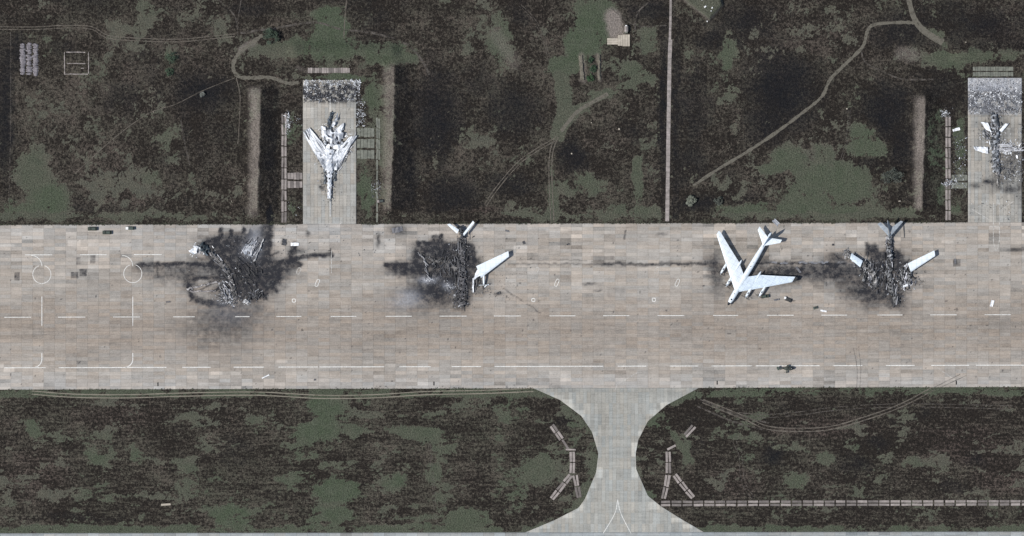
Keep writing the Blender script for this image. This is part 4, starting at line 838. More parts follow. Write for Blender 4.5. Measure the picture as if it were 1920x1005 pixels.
beams(W3, [(along([(1667, 446), (1667, 510), (1680, 566)], 9), 110, 1.5, 6, 88, 14, DKc+LTc), (along([(1612, 492), (1634, 506), (1640, 534)], 12), 80, 1.5, 5, 100, 30, LTc+DKc), (in_blob(1697, 520, 12, 18), 60, 1.5, 5, 85, 16, LTc+DKc), (in_blob(1650, 520, 26, 22), 50, 1, 4, 80, 30, DKc)], 3)
# swing-wing wreck on the left hardstand
nx, ny = P(620, 380)
W4 = empty('destroyed_jet', (nx, ny, ZC), 0, label='shredded bright white swept-wing jet on the left hardstand, nose spike pointing at the apron', cat='aircraft wreck')
WH = ((.82, .84, .86), (.22, .24, .27))
part('wing', rq((568, 246), (581, 240), (622, 290), (608, 320), 1.3, (14, 4), .35, .45, .06, WH, .34, 61), W4)
part('wing', rq((669, 254), (655, 257), (626, 288), (632, 319), 1.3, (12, 4), .3, .4, .04, WH, .30, 62), W4)
part('glove', rq((592, 284), (648, 282), (631, 318), (609, 318), 1.6, (10, 7), .5, .6, .16, WH, .38, 63), W4)
part('engine_bay', rq((606, 244), (646, 244), (643, 278), (608, 280), 1.8, (10, 8), .5, .7, .20, WH, .36, 64), W4)
part('tailplane', rq((602, 236), (610, 238), (615, 254), (604, 258), 1.5, (4, 5), .2, .25, 0, WH, .15, 65), W4)
part('tailplane', rq((645, 230), (644, 243), (634, 250), (628, 243), 1.5, (4, 5), .2, .25, 0, WH, .22, 66), W4)
part('fin', rq((634, 212), (634, 220), (626, 240), (621, 236), 2.0, (4, 6), .3, .4, .04, WH, .25, 67), W4)
part('burnt_tail', hull([(623, 210), (617, 226), (619, 242)], .9, 1.0, 1.0, 68, .3, (.2, .24, .28), (.03, .04, .05), 10, 8, .7), W4, M['char'])
part('fuselage', hull([(618, 280), (617, 300), (619, 325), (618, 356), (618, 372)], 2.2, .8, 1.4, 69, .06, (.95, .95, .95), (.5, .53, .57), 26, 12, .7), W4, M['debris'], smooth=False)
part('air_intake', hull([(610, 304), (609, 345)], .8, .6, .9, 70, .25, (.35, .38, .4), (.03, .035, .04), 10, 7, .8), W4, M['char'])
part('air_intake', hull([(630, 304), (627, 340)], .9, .6, .9, 71, .2, (.35, .38, .4), (.03, .035, .04), 10, 7, .8), W4, M['char'])
part('nose', hull([(618, 370), (619, 378)], .7, .3, .9, 72, .1, (.5, .5, .5), (.05, .05, .05), 5, 8, .8), W4, M['char'])
mb = MB(); mb.tube((*P(619, 377), 1.0), (*P(619.3, 403), .5), .16, .07, 6); part('nose_probe', mb, W4, M['metalw'], 0)
# burnt jet on the right hardstand
nx, ny = P(1866, 340)
W5 = empty('destroyed_jet', (nx, ny, ZC), 0, label='charred jet wreck on the right hardstand with two white tailplanes', cat='aircraft wreck')
part('tailplane', rq((1838, 229), (1852, 230), (1859, 248), (1849, 244), 1.4, (5, 3), .15, .15, 0, WH, .12, 81), W5); part('tailplane', rq((1891, 232), (1884, 232), (1873, 245), (1878, 248), 1.4, (5, 3), .15, .15, 0, WH, .12, 82), W5)
part('wing', rq((1824, 274), (1852, 276), (1852, 289), (1828, 282), 1.1, (8, 3), .3, .3, .02, WH, .22, 83), W5)
part('burnt_fuselage', hull([(1863, 215), (1866, 235), (1866, 262), (1864, 280), (1866, 300), (1870, 322)], 1.6, 1.9, 1.0, 84, .28, (.55, .57, .6), (.05, .055, .06), 36, 9, .6), W5, M['char'])
part('tail_boom', hull([(1846, 250), (1842, 244), (1850, 262)], .9, .8, .8, 85, .2, (.5, .5, .5), (.05, .05, .05), 8, 7, .8), W5, M['char'])
part('burnt_tail', hull([(1858, 212), (1866, 220), (1868, 232)], .9, 1.2, 1.0, 86, .25, (.15, .17, .2), (.03, .03, .03), 9, 8, .8), W5, M['char'])
part('nose', hull([(1870, 324), (1871, 340), (1870, 352)], 1.1, .2, .5, 87, .25, (.5, .48, .45), (.1, .09, .08), 10, 7, .6), W5, M['char'])
part('wing_spar', hull([(1876, 276), (1888, 274), (1902, 268)], .5, .3, .5, 88, .1, (.6, .6, .6), (.3, .3, .3), 9, 6, .8), W5, M['char']); part('wing_spar', hull([(1878, 286), (1900, 282)], .4, .3, .5, 89, .1, (.6, .6, .6), (.3, .3, .3), 9, 6, .8), W5, M['char'])

beams(W4, [(along([(574, 246), (610, 312)], 8), 30, 1.5, 5, -62, 14, (.7, .5, .1)), (in_blob(625, 262, 16, 16), 60, 1, 4, 90, 18, (.75, .6, .05, .08)), (along([(664, 258), (634, 312)], 7), 24, 1.5, 5, 62, 14, (.7, .5, .1)), (along([(618, 285), (618, 360)], 9), 40, 1, 4, 90, 14, (.7, .06, .1))], 4)
beams(W5, [(along([(1864, 218), (1866, 262), (1868, 325)], 10), 90, 1.5, 5, 90, 18, DKc+LTc), (in_blob(1890, 278, 20, 10), 40, 1.5, 6, 10, 14, (.7, .5, .3, .1)), (in_blob(1848, 254, 8, 8), 16, 1, 4, -60, 25, LTc)], 5)
# debris too small and dense to count
def stuff(name, jobs, m=None, z0=ZC, **k):
    mb = MB()
    for j in jobs: scatter(mb, *j, z0=z0)
    return mb.build(name, m or M['debris'], kind='stuff', **k)
stuff('wreck_debris', [(380, along([(395, 472), (412, 490), (430, 515), (441, 560)], 8), .3, 1.4, MD), (160, in_blob(455, 510, 46, 36), .25, 1.0, DKW), (120, in_blob(425, 560, 22, 10), .3, 1.5, MX), (110, in_blob(372, 468, 18, 10), .3, 1.6, BR), (150, in_blob(470, 470, 20, 26, 20), .3, 1.4, MX),
      (60, in_blob(463, 566, 8, 6), .3, 1.2, BR), (200, in_blob(458, 508, 46, 34), .3, 1.2, [0, 0, .1, .4, 2, 6, 6]), (90, in_blob(432, 458, 42, 14), .3, 1.2, [0, 0, 0, .3, 2, 5, 4]), (260, in_blob(478, 552, 14, 10), .4, 1.8, [.2, .1, .2, .5, 3, 6, 8]), (300, along([(415, 530), (425, 560), (440, 565)], 14), .4, 2.0, [.8, .8, 1, 2, 3, 4, 4]), (60, in_blob(475, 555, 20, 8), .3, 1.5, DKW), (70, along([(352, 542), (408, 528)], 4), .2, .9, MX)], label='litter of burnt metal scraps strewn round the flattened wreck', cat='debris')
stuff('wreck_debris', [(160, in_blob(842, 510, 50, 44), .25, 1.0, DKW), (70, in_blob(804, 524, 11, 4), .25, 1.1, BR), (90, in_blob(812, 524, 26, 10), .2, .6, MX), (30, in_blob(840, 536, 6, 5), .3, .9, BR), (14, in_blob(847, 540, 2, 2), .5, 1.2, BR), (16, in_blob(853, 554, 3, 3), .4, 1.0, BR), (60, along([(835, 455), (840, 480), (845, 500)], 30), .25, 1.2, [0, 0, 0, 1, 3, 6, 6]), (260, along([(868, 445), (866, 500), (868, 572)], 12), .3, 1.5, MD), (60, in_blob(905, 545, 22, 12), .3, .9, DKW), (60, in_blob(868, 570, 20, 8), .3, 1.6, DKW), (40, in_blob(814, 494, 5, 4), .3, .9, MX), (60, along([(782, 472), (800, 505), (798, 525)], 3), .2, .8, [0, 0, .5, 2, 3, 3, 2]), (240, in_blob(838, 490, 44, 34), .3, 1.4, [0, 0, 0, .8, 3, 5, 4]), (260, along([(868, 445), (864, 500), (868, 572)], 17), .5, 2.6, [0, .1, .4, 1.5, 4, 6, 5]), (200, in_blob(855, 540, 30, 24), .4, 1.8, [.1, .1, .3, 1.5, 4, 6, 5])], label='litter of burnt metal scraps strewn round the wreck with one white wing', cat='debris')
stuff('wreck_debris', [(200, along([(1618, 492), (1640, 510), (1636, 538)], 16), .3, 1.2, MX), (420, along([(1668, 450), (1667, 515), (1678, 560)], 11), .3, 1.4, MD), (240, in_blob(1697, 522, 18, 20), .3, 1.4, MX), (200, in_blob(1660, 515, 52, 34), .3, 1.4, [0, 0, .1, .5, 2, 5, 5]), (260, along([(1596, 482), (1635, 505), (1640, 530)], 16), .5, 2.6, [1, 1.2, 1.5, 2, 3, 4, 4]), (240, in_blob(1697, 522, 20, 22), .5, 2.4, [.8, 1, 1.5, 2, 3, 4, 5]), (140, in_blob(1682, 562, 9, 14), .5, 2.0, [0, .1, .3, 1, 3, 7, 7]), (120, in_blob(1590, 476, 14, 8), .3, 1.0, MX), (160, in_blob(1650, 540, 36, 18), .2, .9, DKW), (60, in_blob(1720, 528, 16, 6), .2, .8, MX), (140, in_blob(1680, 560, 12, 16), .3, 1.4, DKW), (100, in_blob(1640, 495, 20, 8), .3, 1.3, MD)], label='litter of burnt metal scraps strewn round the wreck with both wing ends left', cat='debris')
HD = [6, 4, 3, 2, 2, 2, 2]
stuff('rubble', [(1500, in_rect(570, 152, 676, 192), .25, 1.1, [.4, .8, 2, 4, 6, 6, 5]), (130, in_rect(568, 150, 676, 160), .4, 1.6, BR), (70, in_rect(570, 150, 578, 175), .4, 1.4, BR), (90, in_rect(660, 150, 676, 165), .4, 1.4, BR), (110, in_blob(676, 215, 8, 26), .3, 1.0, BR)], label='bed of shredded white and grey scrap across the head of the left hardstand', cat='debris')
stuff('rubble', [(900, in_rect(1816, 148, 1914, 172), .3, 1.0, [1.5, 3, 4, 4, 2, 1, 1]), (1500, in_rect(1816, 172, 1915, 214), .25, 1.2, [1.5, 2, 3, 4, 4, 5, 5]), (260, in_rect(1818, 170, 1914, 188), .4, 1.4, BR)], label='bed of shredded white and grey scrap across the head of the right hardstand', cat='debris')
stuff('wreck_debris', [(520, in_blob(624, 262, 28, 26), .4, 2.2, HD), (300, in_blob(622, 292, 26, 18), .5, 2.4, [4, 2, 2, 2, 4, 5, 5]), (200, in_blob(620, 325, 12, 26), .4, 1.8, [4, 2, 2, 2, 3, 4, 4]), (260, along([(572, 243), (612, 312)], 9), .25, 1.1, HD), (200, along([(666, 256), (632, 312)], 8), .25, 1.1, BR), (180, along([(618, 290), (618, 375)], 12), .25, 1.0, HD), (90, in_blob(623, 225, 10, 18), .3, 1.2, MX), (80, in_blob(618, 355, 14, 22), .3, 1.0, DKW), (40, in_blob(605, 345, 8, 16), .3, 1.0, DKW), (30, in_rect(572, 200, 664, 400), .2, .7, MX)], label='bright metal shreds scattered round the white jet wreck on the left hardstand', cat='debris')
stuff('wreck_debris', [(620, along([(1862, 215), (1866, 250), (1866, 290), (1870, 330)], 14), .3, 1.4, MD), (260, in_blob(1890, 278, 30, 16), .4, 2.4, BR), (160, in_blob(1868, 262, 16, 34), .4, 2.0, BR), (300, in_blob(1890, 318, 26, 26), .4, 1.6, [.2, .2, .5, 1, 4, 5, 4]), (140, in_blob(1846, 252, 12, 10), .3, 1.2, MX), (200, in_blob(1878, 320, 40, 36), .2, .9, MD), (90, in_rect(1818, 330, 1914, 412), .2, .9, DKW), (60, in_rect(1820, 375, 1912, 412), .2, .8, BR), (120, in_rect(1908, 230, 1918, 340), .3, 1.3, MX)], label='dark and bright scrap scattered round the charred jet wreck on the right hardstand', cat='debris')
stuff('verge_debris', [(130, in_blob(540, 230, 6, 20), .3, 1.3, BR), (26, in_rect(540, 215, 566, 235), .3, .9, BR), (20, in_rect(540, 370, 566, 410), .3, .9, MX), (90, in_rect(696, 338, 714, 372), .3, .9, MX), (60, in_rect(668, 190, 686, 235), .3, 1.0, BR)], z0=.05, label='scraps lying in the grass beside the left hardstand', cat='debris')
stuff('verge_debris', [(90, in_blob(1771, 212, 12, 10), .3, 1.0, BR), (170, in_rect(1788, 255, 1814, 330), .3, 1.2, MX), (90, in_blob(1786, 342, 14, 8), .3, 1.3, BR), (50, in_blob(1773, 346, 5, 4), .3, 1.2, BR), (50, in_rect(1784, 330, 1812, 356), .3, 1.0, MX)], z0=.16, label='scraps lying in the grass beside the right hardstand', cat='debris')
mbj = MB(); scatter(mbj, 420, in_rect(0, 424, 1920, 560), .15, .55, [.2, .2, .3, 1, 4, 5, 5]); scatter(mbj, 130, in_rect(0, 560, 1920, 726), .15, .5, [.2, .2, .3, 1, 4, 5, 5]); scatter(mbj, 120, in_rect(520, 424, 780, 480), .2, .9, DKW); scatter(mbj, 90, in_rect(900, 500, 1000, 570), .2, .6, DKW)
mbj.build('scattered_fragments', M['debris'], kind='stuff', label='tiny dark fragments scattered all over the concrete apron', cat='debris')
# single larger scraps
for i, (px, py, l, wd, a, c, lb, z0) in enumerate([
    (745, 431, 6, 3, .2, 4, 'dark crumpled sheet at the apron edge near the second slab strip', ZC), (533, 454, 3.4, 2.4, 1.4, 5, 'black scrap of metal between the first wreck and the left hardstand', ZC), (553, 458, 4.5, 1.8, 0, 0, 'white flat panel on the apron below the left hardstand', ZC),
    (1456, 562, 3, 1, .2, 4, 'small dark scrap right of the intact bomber between two bigger pieces', ZC), (1544, 583, 3.4, 1.0, -.2, 0, 'white strip of panel lying just above the dashed line', ZC), (1860, 569, 1.6, 3.8, -.3, 0, 'lone bright white panel on the right end of the apron', ZC),
    (1793, 243, 4.0, 1.5, .3, 0, 'pale oblong panel in the grass left of the right hardstand', .05), (498, 706, 4.4, .6, .45, 0, 'thin white bar lying on the apron below the edge line', ZC), (1497, 506, 4, 1.2, -.9, 4, 'dark slanting scrap in the soot between intact bomber and the right wreck', ZC),
    (1455, 417, 2.2, 4.2, .8, 3, 'olive grey scrap across the apron edge above the intact bomber', ZC), (935, 549, 2.2, 1.2, .3, 5, 'black scrap below the white wing of the second wreck', ZC), (982, 455, 1.2, 1.8, .4, 5, 'small black scrap right of the second wreck tail', ZC), (1065, 458, 1.3, .9, .4, 5, 'small black scrap near the middle of the apron top', ZC),
    (951, 433, 2.2, 1.0, -.3, 4, 'dark curved scrap beside the second wreck tail', ZC), (1562, 459, 1.2, 1.1, 0, 5, 'small black scrap left of the right wreck', ZC), (590, 712, 1.0, 1.0, 0, 4, 'small dark scrap on the lower apron', ZC), (315, 566, 2.4, .7, .1, 4, 'short dark strip left of the first wreck', ZC), (1791, 490, 1.0, 3.4, .1, 4, 'dark upright slot in a stained slab right of the right wreck', ZC)]):
    mb = MB(); x, y = P(px, py); s = random.Random(i+400); rings = []
    col = GREY[c]; n_ = 5
    c_, s_ = math.cos(a), math.sin(a); vs = []
    for k in range(n_+1):
        for j in (-1, 1):
            u = (k/n_-.5)*l; v = j*wd/2*s.uniform(.75, 1.1); vs.append((u*c_-v*s_, u*s_+v*c_, .25+s.uniform(-.12, .3)))
    mb.add(vs, [(2*k, 2*k+2, 2*k+3, 2*k+1) for k in range(n_)], col)
    o = mb.build('metal_scrap', M['debris'], label=lb, cat='metal scrap', group='larger scraps lying about the base'); o.location = (x, y, z0); solid(o, .12)
for px, py, lb in [(296, 720.5, 'leftmost of the narrow black bars set in the lower apron edge'), (813.5, 719, 'narrow black bar in the lower apron edge, left of the taxiway'), (1344.5, 717.5, 'narrow black bar in the lower apron edge just right of the taxiway flare'), (1793, 717.5, 'rightmost of the narrow black bars set in the lower apron edge')]:
    mb = MB(); mb.box(0, 0, .09, .55, 2.1, .18); mb.box(0, 0, .20, .25, 1.8, .05)
    o = mb.build('marker_bar', M['rubber'], bevel=.03, label=lb, cat='marker', group='black bars along the lower apron edge'); o.location = (*P(px, py), ZC)

# ---------------------------------------------------------------- vehicles
def vehicle(px, py, rz, length, width, body, hood=None, label='', roof=None, name='parked_truck', z0=ZC):
    t = empty(name, (*P(px, py), z0), rz, label=label, cat='truck', group='vehicles parked at the base')
    b = MB(); b.box(0, 0, .95, length, width, .9); b.box(length*.02, 0, .5, length*.9, width*.7, .25); b.build('chassis', body, t, bevel=.12)
    c = MB(); c.box(-length*.12, 0, 1.75, length*.52, width*.9, .75, taper=.9); c.build('cab', roof or body, t, bevel=.1)
    g = MB(); g.box(length*.165, 0, 1.65, .12, width*.78, .5); g.build('windscreen', M['glass'], t)
    h = MB(); h.box(length*.33, 0, 1.45, length*.30, width*.86, .14); h.build('bonnet', hood or body, t, bevel=.05)
    k = MB(); k.box(-length*.12, 0, 2.16, length*.3, width*.35, .08); k.build('roof_hatch', M['olive2'] if body != M['vwhite'] else M['dark'], t)
    for sx in (-.32, .32):
        for sy in (-.5, .5):
            w_ = MB(); w_.tube((length*sx, width*sy*.82, .45), (length*sx, width*sy*1.04, .45), .45, .45, 14); w_.build('wheel', M['rubber'], t)
    return t
vehicle(173.7, 429, math.pi, 5.1, 1.95, M['olive'], label='left dark green truck by the upper apron edge, nearest the grass')
vehicle(201, 436, math.pi, 5.0, 1.95, M['olive'], label='dark green truck standing slightly below and between the other two')
vehicle(244, 428, math.pi, 4.9, 1.75, M['olive2'], M['vwhite'], 'dark green truck with a bright white front, rightmost of the three')
vehicle(714, 377, math.pi+.08, 4.4, 1.7, M['dark'], M['slab'], 'dark van with a pale side in the grass right of the left hardstand', z0=.05)
vehicle(1434.5, 555.5, .1, 4.2, 1.7, M['olive'], None, 'dark vehicle parked beside the outer engine of the intact bomber', M['olive2'])
# damaged cart
t = empty('burnt_trolley', (*P(1478, 562), ZC), -.4, label='burnt trolley with a white end standing right of the intact bomber', cat='trolley')
b = MB(); b.box(0, 0, .7, 3.6, 1.8, .5); b.box(.8, .3, 1.1, 1.2, 1.0, .5, .4); b.build('body', M['dark'], t, bevel=.1); b = MB(); b.box(-2.0, .3, .9, 1.1, 1.3, .7, .2); b.build('panel', M['vwhite'], t, bevel=.1)
b = MB(); b.tube((1.6, 0, .6), (3.6, .8, .4), .18, .1); b.build('drawbar', M['dark'], t)
for sx in (-1.2, 1.2):
    for sy in (-.9, .9): w_ = MB(); w_.tube((sx, sy-.12, .4), (sx, sy+.12, .4), .4, .4, 12); w_.build('wheel', M['rubber'], t)
t = empty('small_cart', (*P(1529, 577), ZC), .3, label='small dark cart between the burnt trolley and the dashed line', cat='trolley')
b = MB(); b.box(0, 0, .55, 2.4, 1.4, .4); b.build('body', M['olive2'], t, bevel=.1); b = MB(); b.box(.1, .1, .85, 1.2, .8, .25); b.build('lid', M['dark'], t)
for sx in (-.8, .8): w_ = MB(); w_.tube((sx, -.75, .3), (sx, .75, .3), .3, .3, 12); w_.build('wheel', M['rubber'], t)
# helicopter
H = empty('parked_helicopter', (*P(1476, 690.5), ZC), 0, label='small dark green helicopter on the apron across the lower edge line', cat='helicopter')
M['heli'] = simple('dark_green_helicopter_paint', (.042, .050, .042), (.06, .068, .058), 1.2, .6)
def ell(x0, x1, ry, rz, zc, prof, yoff=0):
    n = 12; R = []
    for t_, f, dz in prof: R.append([(x0+(x1-x0)*t_, yoff+ry*f*math.cos(2*math.pi*i/n), zc+dz+rz*f*math.sin(2*math.pi*i/n)) for i in range(n)])
    return MB().loft([r[::-1] for r in R])
ell(-1.9, 3.8, 1.05, 1.0, 1.5, [(0, .45, .3), (.15, .9, .1), (.45, 1, 0), (.7, .95, 0), (.88, .7, -.1), (1, .25, -.2)]).build('fuselage', M['heli'], H, True)
ell(2.0, 3.75, .8, .7, 1.9, [(0, .9, 0), (.5, .8, -.1), (1, .3, -.3)]).build('canopy', M['glass'], H, True)
ell(-4.6, -1.5, .28, .3, 1.9, [(0, .8, .1), (1, 1.4, 0)]).build('tail_boom', M['heli'], H, True)
b = MB(); b.box(-.2, .3, 2.5, 2.2, 1.0, .6, taper=.7); b.build('engine_cowling', M['heli'], H, bevel=.15)
b = MB(); b.box(.35, 1.35, 1.5, 1.3, .9, .5); b.build('stub_wing', M['heli'], H, bevel=.1); b = MB(); b.box(-.25, -1.7, 1.5, .75, 1.7, .3, -.1); b.box(-.42, -2.35, 1.3, .95, .55, .5); b.build('stub_wing', M['heli'], H, bevel=.1)
tl = MB(); vs = []
for z in (1.7, 2.0): vs += [(-5.9, .8, z+.6), (-4.9, 1.0, z+.6), (-4.2, -.3, z), (-4.4, -1.1, z), (-5.1, -1.1, z), (-5.9, 0, z+.2)]
tl.add(vs, [(5, 4, 3, 2, 1, 0), (6, 7, 8, 9, 10, 11)]+[(i, (i+1) % 6, 6+(i+1) % 6, 6+i) for i in range(6)]); tl.build('tail_fin', M['olive2'], H, bevel=.05)
rt = MB(); rt.tube((.1, 0, 2.7), (.1, 0, 3.3), .18, .14, 10); rt = rt.build('rotor_hub', M['dark'], H)
for k in range(4):
    a = .9+k*math.pi/2; b = MB(); b.tube((.1, 0, 3.2), (.1+math.cos(a)*3.6, math.sin(a)*3.6, 3.05), .045, .035, 5); b.build('blade', M['dark'], rt)
for sx, sy in ((2.2, 0), (-.6, .9), (-.6, -.9)): w_ = MB(); w_.tube((sx, sy-.12, .3), (sx, sy+.12, .3), .3, .3, 12); w_.tube((sx, sy, .3), (sx, sy*.6, 1.1), .07); w_.build('wheel', M['rubber'], H)

# ---------------------------------------------------------------- small structures in the field
def low_wall(pts_list, label, m, h=.5, wd=.5, name='wall_footing'):
    x0, y0 = P(*pts_list[0][0]); t = empty(name, (x0, y0, 0), 0, label=label, cat='foundation')
    for a, b in pts_list:
        xa, ya = P(*a); xb, yb = P(*b); L_ = math.hypot(xb-xa, yb-ya); k = max(2, int(L_/.9)); dx, dy = (xb-xa)/L_, (yb-ya)/L_; R_ = []
        for i in range(k+1):
            u = L_*i/k; w_ = wd*random.uniform(.25, .6); hh = h*random.choice((.1, .5, .8, 1, 1)); o_ = random.uniform(-.1, .1); px_, py_ = xa+dx*u-dy*o_-x0, ya+dy*u+dx*o_-y0
            R_.append([(px_-dy*w_, py_+dx*w_, 0), (px_-dy*w_, py_+dx*w_, hh), (px_+dy*w_, py_-dx*w_, hh), (px_+dy*w_, py_-dx*w_, 0)])
        MB().loft(R_).build('footing', m, t)
    return t
low_wall([((124, 98), (160, 98)), ((121, 98), (121, 140)), ((166, 98), (166, 138)), ((126, 119), (160, 119)), ((122, 139), (165, 139)), ((152, 128), (158, 128))], 'rectangular outline of broken pale wall footings in burnt grass', M['slab'])
for i, (cx, lb) in enumerate([(42.5, 'left of the three columns of pale grey heaps in the top left corner'), (54.5, 'middle of the three columns of pale grey heaps in the top left corner'), (66.5, 'right of the three columns of pale grey heaps in the top left corner')]):
    mb = MB(); r = random.Random(i)
    for k in range(26):
        y_ = 83+(k/25)*56+r.uniform(-1, 1)
        if r.random() < .16: continue
        px, py = cx+r.uniform(-1.2, 1.2), y_; x, y = P(px, py); x0, y0 = P(cx, 110); n_ = 9; w_ = r.uniform(4.4, 6.2)*S; l_ = r.uniform(1.8, 3.4)*S
        ring = [(x-x0+w_*math.cos(2*math.pi*q/n_)*r.uniform(.75, 1.2), y-y0+l_*math.sin(2*math.pi*q/n_)*r.uniform(.7, 1.2), .03) for q in range(n_)]
        top = [((a[0]-(x-x0))*.6+x-x0, (a[1]-(y-y0))*.6+y-y0, r.uniform(.3, .6)) for a in ring]; mb.loft([ring, top])
    o = mb.build('ash_heap_row', M['mauve'], label=lb, cat='heaps', group='columns of pale heaps'); o.location = (*P(cx, 110), 0)
t = empty('concrete_platform', (*P(1159, 77), 0), 0, label='pale beige platform of concrete planks beside the green patch', cat='platform')
for k in range(3): b = MB(); b.box((-10.5)*S, (4-4*k-.5)*S, .25, 20*S, 3.8*S, .5); b.build('plank', M['beige'], t, bevel=.03)
for k in range(5): b = MB(); b.box((1.8+4.5*k)*S, (1.2)*S, .35, 4.2*S, (20+(k > 1)*2)*S, .7); b.build('plank', M['beige'], t, bevel=.03)
t = empty('small_shed', (*P(1174, 54), 0), 0, label='tiny white-roofed shed above the beige platform', cat='shed')
b = MB(); b.box(0, -.8, 1.1, 1.5, 3.4, 2.2); b.build('wall', M['slab2'], t); b = MB(); b.loft([[(-1, 1.3+y_, 2.2), (1, 1.3+y_, 2.2), (0, 1.3+y_, 2.8)] for y_ in (-3.0, 0)]); b.build('roof', M['slab'], t); b = MB(); b.box(0, 1.5, 1.2, 1.2, 1.1, 2.4, taper=.7); b.build('cap', M['vwhite'], t)
for i, (px, py, l, wd, a, lb) in enumerate([(1322, 13, 2.0, 1.2, .6, 'largest white lump on the grassy mound at the top'), (1335, 15, 1.4, 1.0, .9, 'white lump right of the largest one on the grassy mound'), (1333, 21, .8, .8, 0, 'smallest white lump on the grassy mound'), (1326, 40, .9, 1.1, 0, 'white stone at the lower tip of the grassy mound'), (1316, 0, 1.0, .8, 0, 'white lump at the top edge on the grassy mound'),
      (1161, 242, 1.4, 1.3, 0, 'lone white block in burnt grass left of the long footpath'), (1072, 288, 1.1, 1.1, 0, 'small pale block between the forked tracks and footpath'), (1109, 230, .9, .7, 0, 'small white block just right of the track fork'), (1588, 204, 1.2, 1.0, 0, 'white block at the top of the thin twin track'), (1687, 377, 1.8, .8, .1, 'pale block left of the right earth bank'), (288, 210, .6, .6, 0, 'tiny white block on the long diagonal footway'), (434, 377, .7, .7, 0, 'tiny white block left of the left earth bank'), (1811, 79, 1.2, .6, 0, 'pale block at the end of the green wedge')]):
    mb = MB(); mb.box(0, 0, .4, l, wd, .8, a, taper=.75); mb.box(l*.2, wd*.1, .7, l*.5, wd*.5, .5, a+.5, taper=.6)
    mb.v = [(x*.75, y*.75, z*.8) for x, y, z in mb.v]; o = mb.build('pale_block', M['vwhite'] if i < 5 else M['beige'], bevel=.06, label=lb, cat='block', group='pale blocks in the field'); o.location = (*P(px, py), 3.0 if i in (0, 1, 2, 4) else 0)
for px, lb in ((1091, 'left pale earth wall flanking the green bushes'), (1123.5, 'right pale earth wall flanking the green bushes')):
    mb = MB(); r = random.Random(px); R = []
    for k in range(15):
        y_ = (104+46*k/14-127); w_ = r.uniform(1.0, 1.6)*(.7 if px > 1100 else 1); xo = (.08*(y_) if px < 1100 else .02*y_)*S*1.2+r.uniform(-.2, .2)
        R.append([(xo-w_, -y_*S, .02), (xo-w_*.5, -y_*S+r.uniform(-.2, .2), r.uniform(.7, 1.2)), (xo+w_*.5, -y_*S+r.uniform(-.2, .2), r.uniform(.7, 1.2)), (xo+w_, -y_*S, .02)])
    mb.loft(R); M['earth'] = M.get('earth') or ragged('pale_earth', (.17, .155, .125), .75, .6, .3)
    o = mb.build('earth_wall', M['earth'], label=lb, cat='earth wall', group='earth walls beside the bushes'); o.location = (*P(px, 127), 0)

mb = MB(); rw = random.Random(77)
for _ in range(5200):
    px = rw.uniform(-20, 1940); py = (topedge(px)-rw.expovariate(.35)+1.2) if rw.random() < .75 else (botedge(px)+rw.expovariate(.5)-1)
    if (564 < px < 672 or px > 1811) and py < 500: continue
    if 1000 < px < 1312 and py > 500: continue
    x, y = P(px, py); s_ = rw.uniform(.12, .42)*(1.4 if math.sin(px*.11)+math.sin(px*.037+2) > .2 else .8); f = rw.random(); z0 = ZC if topedge(px) < py < botedge(px) else .02
    for q in range(3):
        a = rw.uniform(0, 6.283); c_, q_ = math.cos(a)*s_, math.sin(a)*s_
        mb.add([(x-q_*.3, y+c_*.3, z0), (x+q_*.3, y-c_*.3, z0), (x+c_*1.2, y+q_*1.2, z0+s_*1.1)], [(0, 1, 2)], (.03+.05*f, .035+.05*f, .022+.03*f))
mb.build('edge_weeds', M['leaf'], kind='stuff', label='tufts of dark weeds along the apron edges', cat='weeds')
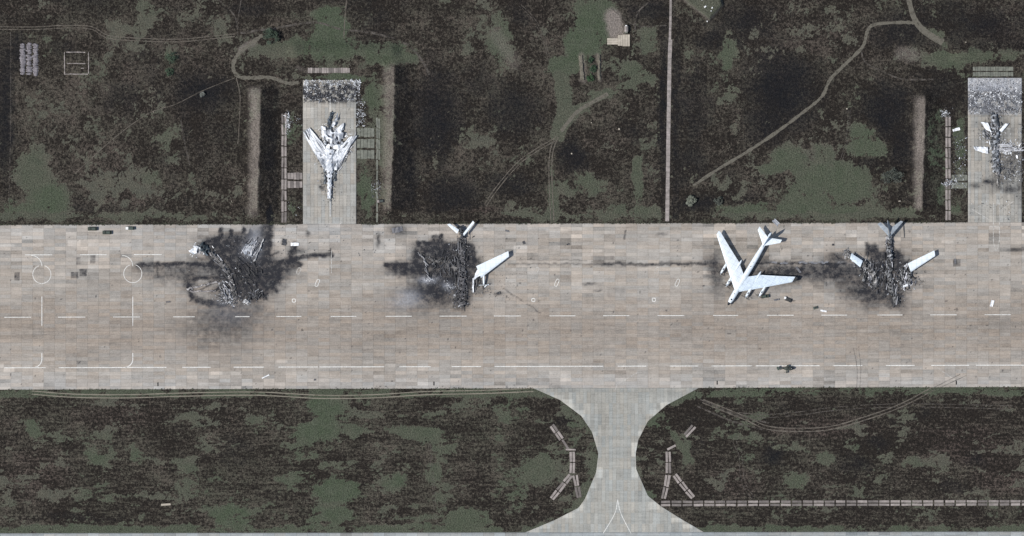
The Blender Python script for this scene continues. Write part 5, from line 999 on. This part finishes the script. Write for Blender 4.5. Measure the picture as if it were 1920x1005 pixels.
# ---------------------------------------------------------------- bushes and trees
def plant(px, py, r, h, c0, c1, label, seed, n=900, leaf=.28, cat='bush', name='round_bush', group='bushes and trees in the field', sq=(1, 1)):
    R_ = random.Random(seed); t = empty(name, (*P(px, py), 0), 0, label=label, cat=cat, group=group)
    tr = MB(); tr.tube((0, 0, 0), (.1, .05, h*.55), .06*h, .03*h, 7)
    for k in range(5):
        a = k*1.26+R_.random(); tr.tube((0, 0, h*.3), (math.cos(a)*r*.55, math.sin(a)*r*.55, h*.7), .025*h, .01*h, 5)
    tr.build('trunk', M['bark'], t); mb = MB(); cl = []
    for k in range(26):
        a = R_.uniform(0, 6.283); q = r*math.sqrt(R_.random())*.85; cl.append((q*math.cos(a)*sq[0], q*math.sin(a)*sq[1], h*R_.uniform(.4, .95)*(1-.35*(q/r)**2), r*R_.uniform(.16, .34), R_.random()))
    for k in range(n):
        cx, cy, cz, cr, sh = R_.choice(cl); d = Vector((R_.gauss(0, 1), R_.gauss(0, 1), R_.gauss(0, 1))).normalized()*cr*R_.uniform(.5, 1.1)
        p = Vector((cx, cy, max(.15, cz)))+d; u = Vector((R_.gauss(0, 1), R_.gauss(0, 1), R_.gauss(0, .5))).normalized(); v = u.orthogonal().normalized(); s = leaf*R_.uniform(.5, 1.3)
        f = min(1, max(0, sh*.7+R_.random()*.4)); mb.add([p-u*s, p-v*s*.6, p+u*s, p+v*s*.6], [(0, 1, 2, 3)], tuple(c0[i]*(1-f)+c1[i]*f for i in range(3)))
    mb.build('crown', M['leaf'], t)
G0, G1 = (.05, .06, .045), (.20, .22, .17); E0, E1 = (.02, .032, .02), (.065, .09, .06)
plant(1295.5, 376, 3.1, 3.0, (.09, .10, .08), (.34, .36, .29), 'round pale grey-green bush in dark burnt ground right of the footpath', 1, 1300, .25)
plant(1347, 377, 2.4, 2.4, (.03, .035, .03), (.11, .12, .10), 'dull round bush right of the pale round one', 2, 700)
plant(379, 177, 1.6, 2.2, (.08, .09, .08), (.30, .31, .28), 'small pale shrub in the darkest burnt patch on the left', 3, 300)
plant(509, 68, 4.6, 4.5, E0, (.09, .13, .09), 'broad green tree by the road loop left of the top bank', 4, 1500, cat='tree', name='leafy_tree')
plant(320, 108, 3.3, 3.5, E0, (.07, .11, .07), 'upper of two dark green trees in the left field', 5, 500, cat='tree', name='leafy_tree'); plant(318, 135, 2.4, 2.6, E0, (.07, .12, .07), 'lower of two dark green trees in the left field', 6, 380, cat='tree', name='leafy_tree')
plant(1672, 333, 6.0, 4.0, (.03, .035, .03), (.13, .145, .12), 'wide loose grey-green tree left of the right earth bank', 7, 1100, .3, cat='tree', name='leafy_tree')
plant(1108, 113, 2.0, 2.0, E0, (.05, .10, .05), 'top bush between the pale earth walls', 8, 300, sq=(.8, 1)); plant(1112, 130, 2.6, 2.2, E0, (.05, .10, .05), 'middle bush between the pale earth walls', 9, 450, sq=(.8, 1)); plant(1107, 146, 2.4, 1.8, E0, (.06, .13, .05), 'bottom bush between the pale earth walls', 10, 350)
